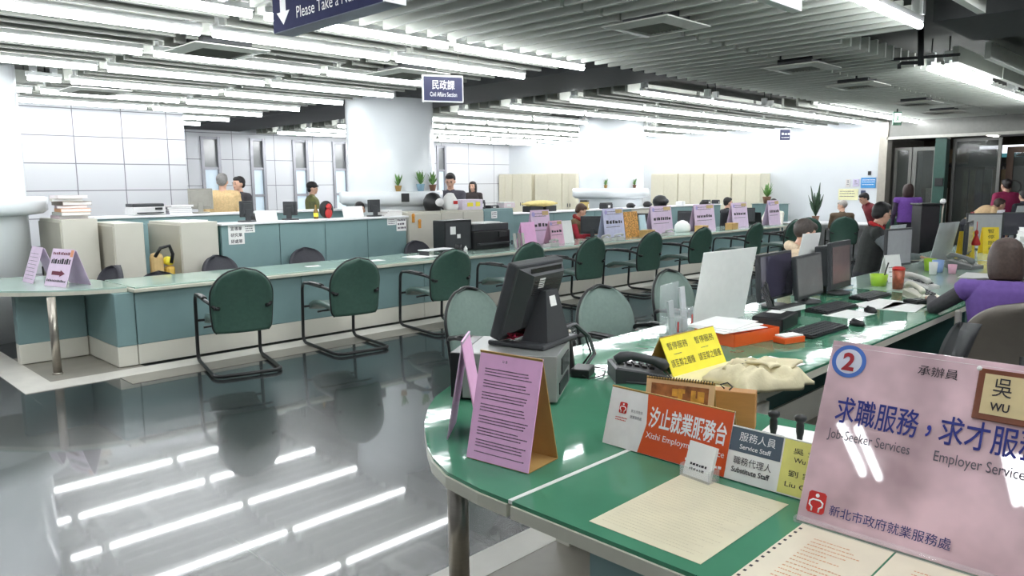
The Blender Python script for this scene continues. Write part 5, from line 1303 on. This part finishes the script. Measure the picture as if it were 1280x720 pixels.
for k in range(22):
    u = rnd.uniform(.2, .62); v = rnd.uniform(.3, .75); q = bag(u, v)[0]; b.box((q[0], q[1], q[2]+.0102), (rnd.uniform(.008, .02), .008, .002), (0, 0, rnd.uniform(-.5, .5)))
obj('printed_letters', b, INK, t)
t.scale = (.66, .74, .8)
# second and third desk groups further along
def desk(label, x0, x1, y0, y1):
    t = thing('staff_desk', label, 'desk', (x0, y0, 0)); w, d = x1-x0, y1-y0
    obj('glass_top', MB().bx(0, w, 0, d, .738, .75, .003), GLASS_TOP, t); obj('edge_band', MB().bx(-.004, w+.004, -.004, d+.004, .7, .738, .005), EDGE, t)
    obj('modesty_panel', MB().bx(.02, w-.02, d-.5, d-.46, .0, .7), TEAL_DEEP, t)
    for x in (.02, w-.06): obj('end_panel', MB().bx(x, x+.04, .06, d-.46, 0, .7), TEAL_DEEP, t)
    return t
desk('pale glass desk past the three monitors with the green cup', 6.66, 9.9, 1.6, 2.74)
desk('far staff desk of the row toward the entrance with the yellow signs', 9.94, 14.0, 1.6, 3.05)
LIME = mat('lime_plastic', (170, 214, 60), .35)
def cup(x, y, label, m, r=.045, h=.1, name='cup', z=T):
    p = pz(x, y, z); t = thing(name, label, 'cup', (p.x, p.y, z)); obj('cup_body', MB().lathe([(r*.8, 0), (r, h), (r*.92, h), (r*.74, .008), (0, .008)], seg=24), m, t); return t
c = cup(1098, 357, 'lime green plastic bowl on the desk past the thick square monitor', LIME, .075, .1, 'bowl')
obj('pen', MB().tube([(.02, -.02, .02), (.07, -.05, .2)], .006, 6), BLACK, c)
c = cup(1162, 338, 'lime green cup beside the resting hand', LIME, .06, .12); c = cup(1172, 340, 'pale blue plastic cup behind the grey telephones', mat('pale_blue_plastic', (150, 180, 230), .35), .055, .12)
cup(1166, 343, 'white tissue cup between the lime and blue cups', PAPER, .04, .12); cup(1190, 342, 'pink cup beside the pale blue cup', mat('pink_plastic', (230, 176, 196), .4), .04, .09)
c = cup(1122, 361, 'red and brown patterned jar beside the tent calendar', mat('red_brown_jar', (160, 84, 60), .35, var=.4, vs=30), .05, .16, 'jar'); obj('jar_lid', MB().lathe([(.05, .16), (.05, .18), (.03, .19), (.0, .19)], seg=20), RED_INK, c)
p = pz(1113, 352, T); t, F = tent('white tent calendar standing behind the lime bowl', 'desk_calendar', (p.x, p.y, T), R(-20), .2, .25, .12, PAPER, PAPER, base=False); text_lines(t, INK_GREY, F, .03, .17, [.05, .09, .13], .01, 3)
p = pz(1149, 360, T); telephone('grey desk telephone with pale handset beside the patterned jar', (p.x, p.y, T), R(-10), WPH, CHARCOAL, 1.1)
p = pz(1120, 372, T); telephone('pale desk telephone on the white papers at the desk end', (6.4, 1.84, T), R(-40), mat('cream_plastic', (226, 222, 206), .4), CHARCOAL, 1.0)
p = pz(1205, 335, T); telephone('grey telephone before the narrow yellow sign', (p.x, p.y, T), R(-15), mat('mid_grey_plastic', (130, 132, 132), .4), WPH, 1.25)
p = pz(1086, 360, T); folder('pale blue folder behind the dark keyboard of the thick monitor', (6.62-.2, 2.55, T), R(-20), .3, .2, .04, (178, 206, 224))
p = pz(1125, 375, T); t = thing('calculator', 'black calculator on the white papers at the desk end', 'calculator', (6.1, 1.78, T+.0035), R(-20)); obj('case', MB().bx(-.08, .08, -.06, .06, 0, .025, .005), BLACK, t); obj('keys', MB().box((-.04, 0, .027), (.05, .09, .006)).box((.03, -.01, .027), (.06, .07, .006)), CHARCOAL, t)
monitor('grey-screened monitor before the grey sleeve', (7.75, 2.45, T), R(-12), .44, .36, lift=.1, screen=mat('screen_pale', (172, 172, 176), .15, var=.05))
monitor('monitor with red tassel hanging on its back edge', (9.6, 2.3, T), R(8), .46, .36, lift=.1, screen=mat('screen_pale2', (140, 140, 146), .15, var=.05))
t = thing('tassel', 'red tassel ornament hanging on a monitor corner', 'ornament', (9.5, 2.22, T+.2)); obj('knot', MB().ball((0, 0, .14), (.02, .02, .03)), RED_INK, t); obj('fringe', MB().lathe([(.012, .12), (.045, .02), (.04, 0), (.0, 0)], seg=14), RED_INK, t); obj('cord', MB().cyl((0, 0, .16), (0, .0, .26), .004, seg=6), RED_INK, t)
monitor('narrow grey monitor behind the yellow signs', (11.5, 2.6, T), R(-50), .46, .38, lift=.1, screen=mat('screen_pale', 0))
monitor('dark monitor beyond the magenta person sign back', (13.2, 2.55, T), R(-60), .42, .34, lift=.1)
for x0, x1, y0, y1, X, l in ((1201, 1214, 295, 322, 9.8, 'narrow yellow sign with a column of dark characters'), (1229, 1246, 288, 315, 10.8, 'wider yellow sign with dark characters beside the dark bobbed hair')):
    a = px(x0, y1, X); w = .16 if x0 < 1210 else .2; h = .33
    t = thing('desk_sign', l, 'sign', (X, a.y, T), R(-45)); b = MB(); F = plane_M((0, 0, .002), (1, 0, 0), (0, .04, h)); b.M = F; b.bx(0, w, 0, h, -.004, 0); obj('sign_panel', b, mat('amber_card', (246, 214, 62), .5), t)
    b = MB(); b.M = plane_M((w, .12, .002), (-1, 0, 0), (0, -.06, h)); b.bx(0, w, 0, h, -.004, 0); obj('rear_panel', b, mat('amber_card', 0), t)
    for k, ch in enumerate('暫停服務'): lettering(t, ch, INK, F, w*.3, h*(.78-.22*k), w=w*.4, h=h*.15)
# papers and folders at the picture edge
rnd = random.Random(8)
for k in range(5):
    folder('white binder in the heap at the picture edge, %s from the bottom' % ORD[k], (12.3+.05*k, 2.25-.03*k, T+.0508*k), R(8*k), .5, .4, .05, ((240, 240, 240), (228, 228, 232), (244, 244, 240), (236, 232, 232), (246, 246, 246))[k], 'white binders at the picture edge')
o = folder('orange folder standing at the picture edge', (13.6, 2.05, T), 0, .3, .1, .4, (232, 120, 70))
o = folder('grey folder standing beside the orange one', (13.3, 2.0, T), 0, .12, .2, .36, (170, 160, 150))
staff_chair('large taupe staff chair behind the person in the purple vest', (5.2, 1.0, 0), R(-66), mat('taupe_fabric', (104, 98, 90), .55, var=.05), 1.25, .98)
p = pz(1112, 400, .92); staff_chair('black mesh staff chair tucked at the near desk behind the pink sign', (4.25, 1.32, 0), R(20), mat('black_mesh', (52, 54, 56), .5), .9, .93)
# ------------------------------------------------------------------ people
SKIN_C = (214, 170, 146)
def seg_dist(P, a, b, ra, rb, sc=None):
    a = np.array(a); b = np.array(b); d = b-a; L = d@d
    t = np.clip(((P-a)@d)/max(L, 1e-9), 0, 1)
    return np.linalg.norm(P-(a+t[:, None]*d), axis=1)-(ra+(rb-ra)*t)
def remesh(mb, voxel, smooth=3):
    me = mb.mesh('tmp'); o = bpy.data.objects.new('tmp', me); COL.objects.link(o)
    r = o.modifiers.new('r', 'REMESH'); r.mode = 'VOXEL'; r.voxel_size = voxel; r.use_smooth_shade = True
    s = o.modifiers.new('s', 'SMOOTH'); s.factor = .5; s.iterations = smooth
    bpy.context.view_layer.update()
    dg = bpy.context.evaluated_depsgraph_get()
    out = bpy.data.meshes.new_from_object(o.evaluated_get(dg))
    bpy.data.objects.remove(o); bpy.data.meshes.remove(me)
    return out
def ik(s, h, la, lb, pole):
    d = h-s; L = min(d.length, (la+lb)*.995); d.normalize(); h = s+d*L
    x = (la*la-lb*lb+L*L)/(2*L); y = math.sqrt(max(0, la*la-x*x))
    p = pole-d*pole.dot(d); p.normalize()
    return s+d*x+p*y, h
def person(label, loc, rz, ztop, seated=False, lean=0.0, yaw=0.0, pitch=0.0, hands=(None, None), top=(60, 60, 64), sleeve=None, legs=(40, 42, 50), hair=(28, 24, 24), style='short', extra=(), vest=None, skin=SKIN_C, voxel=.0095, scarf=None, bulk=1.0, wide=1.0):
    """faces local +Y; origin on the floor under the pelvis"""
    k = 1.0
    if seated: hip = max(.50, ztop-.80*math.cos(R(lean))-.05)
    else:
        k = ztop/(.92+.78*math.cos(R(lean))+(.06 if lean > 20 else 0)); hip = .92*k
    t = thing('person', label, 'person', (loc[0], loc[1], 0), rz)
    caps = []; b = MB()
    A = Matrix.Translation((0, 0, hip)) @ Matrix.Rotation(R(-lean), 4, 'X') @ Matrix.Scale(k, 4)
    T_ = lambda *v: A @ Vector(v)
    def cap(tg, a, c, ra, rc):
        a = Vector(a); c = Vector(c)
        n = max(2, int((c-a).length/.03)); pts = [a.lerp(c, i/n) for i in range(n+1)]
        b.tube(pts, [ra+(rc-ra)*i/n for i in range(n+1)], 12); b.ball(a, (ra,)*3, 12, 8); b.ball(c, (rc,)*3, 12, 8)
        caps.append((tg, tuple(a), tuple(c), ra, rc))
    def ell(tg, M, c, d):
        old = b.M; b.M = M; b.ball(c, d, 20, 12); b.M = old
        cc = M @ Vector(c); ax = max(range(3), key=lambda i: d[i]); e = Vector((0, 0, 0)); rest = sorted(d)[:2]; rr = (rest[0]+rest[1])/2*M.to_scale()[0]
        e[ax] = max(0, d[ax]-rest[1]*.8)
        caps.append((tg, tuple(M @ (Vector(c)-e)), tuple(M @ (Vector(c)+e)), rr, rr))
    q = bulk
    # torso: stacked ellipse rings from hips to neck base
    rings = []
    for u, rx, ry, yo in ((-.10, .10, .08, 0), (-.06, .16, .11, 0), (.0, .175, .125, -.005), (.08, .165, .12, 0), (.18, .15*q, .108*q, .0), (.28, .165*q, .118*q, .005), (.38, .18*q, .122*q, .005), (.44, .185*q, .112*q, 0), (.485, .15*q, .09*q, -.005), (.515, .085, .07, -.005), (.53, .06, .055, 0)):
        rings.append([T_(rx*wide*math.cos(a), yo+ry*math.sin(a), u) for a in [2*PI*i/24 for i in range(24)]])
    b.loft(rings)
    caps.append(('torso', tuple(T_(-.05, 0, .1)), tuple(T_(-.06, 0, .42)), .12, .12)); caps.append(('torso', tuple(T_(.05, 0, .1)), tuple(T_(.06, 0, .42)), .12, .12))
    caps.append(('legs', tuple(T_(-.06, 0, -.04)), tuple(T_(.06, 0, -.04)), .115, .115))
    cap('skin', T_(0, -.005, .50), T_(0, .012, .585), .056*k, .05*k)
    # head
    Hm = A @ Matrix.Translation((0, .02, .665)) @ Matrix.Rotation(R(lean*.6), 4, 'X') @ Matrix.Rotation(R(yaw), 4, 'Z') @ Matrix.Rotation(R(-pitch), 4, 'X')
    ell('skin', Hm, (0, -.008, .025), (.074, .092, .092)); ell('skin', Hm, (0, .022, -.04), (.057, .066, .072)); ell('skin', Hm, (0, .062, -.088), (.026, .022, .018))
    ell('skin', Hm, (0, .074, .012), (.05, .018, .018)); cap('skin', Hm @ Vector((0, .084, .005)), Hm @ Vector((0, .099, -.03)), .008, .0125)
    for s in (-1, 1):
        ell('skin', Hm, (s*.074, -.005, -.012), (.012, .02, .032)); ell('skin', Hm, (s*.04, .05, -.025), (.022, .022, .02))
    # arms
    sh = .185*wide
    for s, tgt in ((-1, hands[0]), (1, hands[1])):
        S = T_(s*sh, -.005, .455)
        if tgt is None: W = T_(s*(sh+.07), .06, -.06) if not seated else Vector((s*.12, .36*k, hip+.14))
        else: W = Vector(tgt)
        pole = Vector((s*.5, -.6, -.6))
        E, W = ik(S, W, .285*k, .245*k, pole)
        cap('torso', T_(s*.10, -.005, .455), S, .07*q*k, .062*q*k)
        cap('sleeve', S, E, .056*q*k, .046*q*k); cap('sleeve', E, W, .045*q*k, .034*k)
        d = (W-E).normalized()
        up = Vector((0, 0, 1)); side = d.cross(up)
        if side.length < .1: side = Vector((0, 1, 0)).cross(d)
        side.normalize(); nrm = side.cross(d).normalized()
        hd = (d+Vector((0, 0, -.15 if tgt is not None else 0))).normalized()
        P0 = W+d*.012; P1 = P0+hd*.085*k
        cap('skin', W-d*.01, P0, .027*k, .027*k)
        for f in range(4):
            o = side*(f-1.5)*.0185*k
            base = P1+o*1.0; L = (.062, .075, .07, .052)[f if s > 0 else 3-f]*k
            mid = base+hd*L*.55; tip = mid+(hd*.75-nrm*.55).normalized()*L*.5
            cap('skin', P0+o*.8, base, .0125*k, .0115*k); cap('skin', base, mid, .0105*k, .0098*k); cap('skin', mid, tip, .0096*k, .0085*k)
        ts = -side*s
        tb = P0+hd*.02*k+ts*.022*k
        cap('skin', tb, tb+(hd*.7+ts*.7).normalized()*.04*k, .013*k, .0115*k); cap('skin', tb+(hd*.7+ts*.7).normalized()*.04*k, tb+(hd*.7+ts*.7).normalized()*.04*k+(hd*.9+ts*.2).normalized()*.03*k, .011*k, .009*k)
    # legs
    for s in (-1, 1):
        Hp = Vector((s*.09*k, 0, hip-.02))
        if seated:
            kn = .46; dz = hip-.02-kn; dy = math.sqrt(max(.02, .43**2-dz*dz)); K = Vector((s*.12, dy, kn)); An = Vector((s*.12, dy+.03, .085))
        else:
            K = Vector((s*.10*k, .03, .49*k)); An = Vector((s*.105*k, -.015, .09*k))
        cap('legs', Hp, K, .082*k, .06*k); cap('legs', K, An, .058*k, .042*k)
        cap('shoes', An+Vector((0, -.03, -.045*k)), An+Vector((0, .15, -.055*k)), .04*k, .033*k)
    me = remesh(b, voxel)
    sk = mat('skin_%d_%d_%d' % skin, skin, .5, var=.04); tp = mat('cloth_%d_%d_%d' % top, top, .8, var=.12, vs=40)
    sl = mat('cloth_%d_%d_%d' % (sleeve or top), sleeve or top, .8, var=.12, vs=40); lg = mat('cloth_%d_%d_%d' % legs, legs, .8, var=.1, vs=40)
    me.materials.clear()
    for m_ in (sk, tp, sl, lg, BLACK): me.materials.append(m_)
    n = len(me.polygons); C = np.empty(n*3); me.polygons.foreach_get('center', C); C = C.reshape(-1, 3)
    tags = ['skin', 'torso', 'sleeve', 'legs', 'shoes']
    D = np.full((5, n), 9.0)
    for tg, a, c, ra, rc in caps:
        i = tags.index(tg); D[i] = np.minimum(D[i], seg_dist(C, a, c, ra, rc))
    D[1] -= .012
    idx = D.argmin(0).astype(np.int32)
    zn = (A.inverted() @ Matrix.Identity(4)); loc_u = (np.array(A.inverted())[:3, :3] @ C.T).T[:, 2]+np.array(A.inverted())[2, 3]
    idx[(idx == 0) & (loc_u < .50) & (loc_u > .1) & (D[0] > -.02) & (D[2] > .03) & (D[1] < .05)] = 1
    me.polygons.foreach_set('material_index', idx); me.polygons.foreach_set('use_smooth', [True]*n); me.update()
    body = link('body', me, None, t)
    # hair
    hm = mat('hair_%d_%d_%d' % hair, hair, .55, var=.25, vs=60)
    if style != 'bald':
        h = MB(); h.M = Hm
        if style in ('short', 'thin', 'bob', 'long', 'bun'):
            h.ball((0, -.024, .034), (.083, .092, .095), 20, 14); h.ball((0, .03, .075), (.066, .055, .043), 16, 10)
        if style == 'short':
            h.ball((0, -.06, -.01), (.07, .045, .06), 16, 10)
        if style == 'cap':
            h.ball((0, -.012, .055), (.09, .108, .085), 20, 12); h.ball((0, .08, .04), (.065, .05, .012), 16, 8); h.ball((0, -.06, -.02), (.07, .045, .06), 16, 10)
        if style in ('bob', 'long'):
            zl = -.155 if style == 'bob' else -.24
            # arc from the front of one ear round the back to the other
            rg2 = []
            for z, r1, r2 in ((.116, .05, .06), (.095, .076, .084), (.05, .096, .102), (0, .104, .104), (-.06, .105, .102), (zl*.75, .1, .097), (zl, .088, .086)):
                P = []
                ang = [R(30)-R(240)*i/22 for i in range(23)]
                for a in ang: P.append((r1*math.cos(a), -.015+r2*math.sin(a), z))
                for a in ang[::-1]: P.append(((r1-.028)*math.cos(a), -.015+(r2-.028)*math.sin(a), z))
                rg2.append(P)
            h.loft(rg2)
        if style == 'bun': h.ball((0, -.105, .05), (.045, .04, .045), 14, 10); h.ball((0, -.06, -.01), (.07, .045, .06), 16, 10)
        hme = remesh(h, .007 if voxel < .009 else .009, 4); hme.materials.clear(); hme.materials.append(hm)
        link('hair', hme, None, t)
    f = MB(); f.M = Hm
    for s in (-1, 1): f.ball((s*.031, .083, .0), (.011, .006, .006), 10, 6)
    obj('eyes', f, INK, t)
    f = MB(); f.M = Hm
    for s in (-1, 1): f.box((s*.032, .087, .021), (.032, .008, .006), (0, s*.1, 0))
    obj('eyebrows', f, hm, t)
    f = MB(); f.M = Hm; f.ball((0, .083, -.062), (.021, .007, .006), 12, 6); obj('mouth', f, mat('lips', (176, 104, 98), .5), t)
    if 'glasses' in extra:
        f = MB(); f.M = Hm
        for s in (-1, 1):
            f.tube([(s*.034+.024*math.cos(a), .1, .0+.018*math.sin(a)) for a in [2*PI*i/16 for i in range(17)]], .0025, 6)
            f.tube([(s*.058, .1, .004), (s*.078, .05, .006), (s*.08, -.01, .0)], .0028, 6)
        f.tube([(-.012, .102, .003), (.012, .102, .003)], .0025, 6); obj('glasses', f, BLACK, t)
    def ringpart(name, c, m, r0, th, z0, z1=None, tilt=0):
        f = MB(); f.M = A; f.tube([(r0*math.cos(a), -.005+r0*.88*math.sin(a)+.0, z0+tilt*math.sin(a)) for a in [2*PI*i/24 for i in range(25)]], th, 10); obj(name, f, m, t)
    if scarf: ringpart('scarf' if 'collar' not in extra else 'collar', 0, mat('cloth_%d_%d_%d' % scarf, scarf, .8, var=.12, vs=40), .072, .022 if 'collar' in extra else .038, .53, tilt=-.02)
    if 'hood' in extra: ringpart('hood', 0, tp, .092, .045, .515, tilt=-.02)
    if 'badge' in extra:
        f = MB(); f.M = A; f.ball((.09, .13, .33), (.035, .012, .035), 16, 8); obj('badge', f, PAPER, t)
    if vest:
        keep = [i for i in range(n) if idx[i] == 1 and -.02 < loc_u[i] < .50]
        vs = {}; F2 = []; N = np.empty(len(me.vertices)*3); me.vertices.foreach_get('normal', N); N = N.reshape(-1, 3)
        V = np.empty(len(me.vertices)*3); me.vertices.foreach_get('co', V); V = V.reshape(-1, 3)
        out = []
        for i in keep:
            ids = []
            for vi in me.polygons[i].vertices:
                if vi not in vs: vs[vi] = len(out); out.append(tuple(V[vi]+N[vi]*.014))
                ids.append(vs[vi])
            F2.append(ids)
        vm = bpy.data.meshes.new('vest'); vm.from_pydata(out, [], F2); vm.polygons.foreach_set('use_smooth', [True]*len(F2)); vm.update()
        vo = link('vest', vm, mat('cloth_%d_%d_%d' % vest, vest, .75, var=.1, vs=30), t)
        sd = vo.modifiers.new('s', 'SOLIDIFY'); sd.thickness = .012; sd.offset = 0
    return t

def at_y(x, y, Y): p = py(x, y, Y); return (p.x, p.y), p.z
def at_x(x, y, X): p = px(x, y, X); return (p.x, p.y), p.z
GREYHAIR = (128, 126, 124)
l, z = at_y(277, 217, 12.2); person('person standing with back turned in a beige jacket, grey hair', l, R(-38), z, top=(216, 186, 138), legs=(70, 66, 62), hair=GREYHAIR, bulk=1.25, voxel=.011)
l, z = at_y(299, 221, 12.75); person('person in a dark jacket facing the one in the beige jacket', l, R(100), z, top=(62, 60, 66), bulk=1.12, voxel=.011)
l, z = at_y(389, 228, 13.6); person('person in a black cap and olive jacket near the narrow windows', l, R(-120), min(z, 1.74), top=(112, 116, 70), sleeve=(96, 100, 66), style='cap', bulk=1.15, voxel=.011)
l, z = at_y(449, 247, 9.78); person('dark-haired person half hidden behind the white board at the partition end', l, R(150), z, True, 0, top=(120, 104, 70), style='short', voxel=.011)
l, z = at_y(299, 262, 9.9); person('dark-haired person bent low behind the three-row notice', l, R(-130), z, True, 15, pitch=20, top=(70, 70, 76), style='bob', voxel=.011)
l, z = at_y(563, 217, 10.0); person('person standing in a dark grey sweater past the middle column', l, R(128), z, top=(86, 84, 94), pitch=18, hands=((-.1, .34, 1.18), (.12, .34, 1.16)), voxel=.011)
l, z = at_y(591, 227, 14.2); person('distant person with long black hair past the middle column', l, R(118), min(z, 1.76), top=(54, 46, 46), style='long', voxel=.012)
l, z = at_y(714, 250, 8.62); person('person in a red scarf and olive coat bending over behind the counter signs', l, R(-160), z, True, 14, yaw=30, pitch=22, top=(104, 84, 58), sleeve=(170, 40, 56), hair=(84, 62, 48), style='short', scarf=(150, 44, 40), voxel=.0105, hands=((-.2, .42, .82), (.16, .44, .80)))
l, z = at_y(907, 243, 8.62); person('person in a black top with a white badge between lilac signs', l, R(-125), z, True, 4, top=(40, 40, 46), extra=('badge',), style='short', voxel=.011)
l, z = at_y(876, 250, 8.66); person('dark-haired person hidden behind the lilac sign past the dome', l, R(180), min(z, 1.31), True, 6, top=(80, 90, 92), style='short', voxel=.012)
person('person in a white coat behind the black laptop', (16.42, 7.86), R(86), px(990, 245, 16.42).z, True, 6, pitch=14, top=(240, 236, 224), style='short', voxel=.011, hands=((-.14, .38, .80), (.14, .38, .80)))
OLD = chairs_far = [o for o in bpy.data.objects if o.get('group') == 'green chairs at the far wall desk']
l, z = at_x(1055, 248, 16.3); person('grey-haired person in a brown patterned jacket on a green chair at the far wall', (16.33, 6.32), R(-62), z, True, 10, yaw=75, pitch=15, top=(92, 76, 58), hair=(176, 170, 164), style='thin', voxel=.011)
l, z = at_x(1094, 238, 15.0); person('person in a dark red jacket leaning down beside the far green chairs', (l[0], l[1]-.1), R(48), z, False, 30, pitch=10, top=(122, 40, 48), style='short', voxel=.011)
l, z = (8.5, 3.02), 1.5; person('person in a black jacket with a red collar and grey sleeves at the aisle', l, R(-152), z, True, 10, yaw=28, pitch=8, top=(44, 48, 46), sleeve=(112, 120, 122), scarf=(196, 40, 44), extra=('collar',), hair=(24, 24, 26), voxel=.0085, bulk=1.12, hands=((-.22, .40, .86), (.24, .46, .88)))
l, z = (6.5, 2.98), 1.395; person('person in a beige hooded jacket with glasses behind the middle monitor', l, R(-158), z, True, 10, yaw=26, pitch=20, top=(226, 204, 176), hair=(74, 66, 62), style='thin', extra=('hood', 'glasses'), voxel=.008, bulk=1.15, hands=((-.2, .34, .82), (.2, .34, .82)))
l, z = at_x(1136, 230, 15.6); person('person in a purple vest standing by the black lectern', l, R(-62), z, top=(58, 46, 70), sleeve=(58, 46, 70), legs=(40, 36, 46), hair=(46, 26, 24), style='bob', vest=(112, 70, 160), voxel=.011)
l, z = at_x(1212, 247, 15.6); person('person in a tan coat bent far over the far staff desk', l, R(-140), z, False, 55, pitch=-10, top=(196, 166, 126), hair=(60, 46, 40), style='short', bulk=1.2, voxel=.011, hands=((-.25, .5, .9), (.25, .5, .9)))
l, z = at_x(1259, 224, 16.8); person('person in a magenta jacket seen from behind with tied-up dark hair', l, R(-42), z, top=(146, 34, 80), legs=(50, 44, 80), hair=(30, 22, 24), style='bun', bulk=1.3, voxel=.011)
l, z = at_x(1281, 238, 16.2); person('person in a dark jacket cut off by the picture edge', (l[0], l[1]), R(-40), z, top=(40, 42, 52), voxel=.012)
person('person in a purple vest and dark knit sleeves seated at the near desk', (5.62, 1.14), R(-78), 1.315, True, 6, yaw=12, pitch=10, top=(70, 68, 72), sleeve=(70, 68, 72), hair=(66, 50, 44), style='bob', vest=(104, 76, 150), voxel=.0075, bulk=1.05, hands=((-.42, .40, .815), (-.28, .52, .82)))
o = obj('shoulder_bag', MB().ball((0, 0, .14), (.16, .08, .17), 18, 12).tube([(-.1, 0, .26), (-.05, 0, .42), (.05, 0, .42), (.1, 0, .26)], .012, 6), mat('red_bag', (140, 30, 44), .5)); q = px(1196, 272, 12.6); o.location = (q.x, q.y-.2, .782); tag(o, 'dark red shoulder bag beside the person in the tan coat', 'bag')
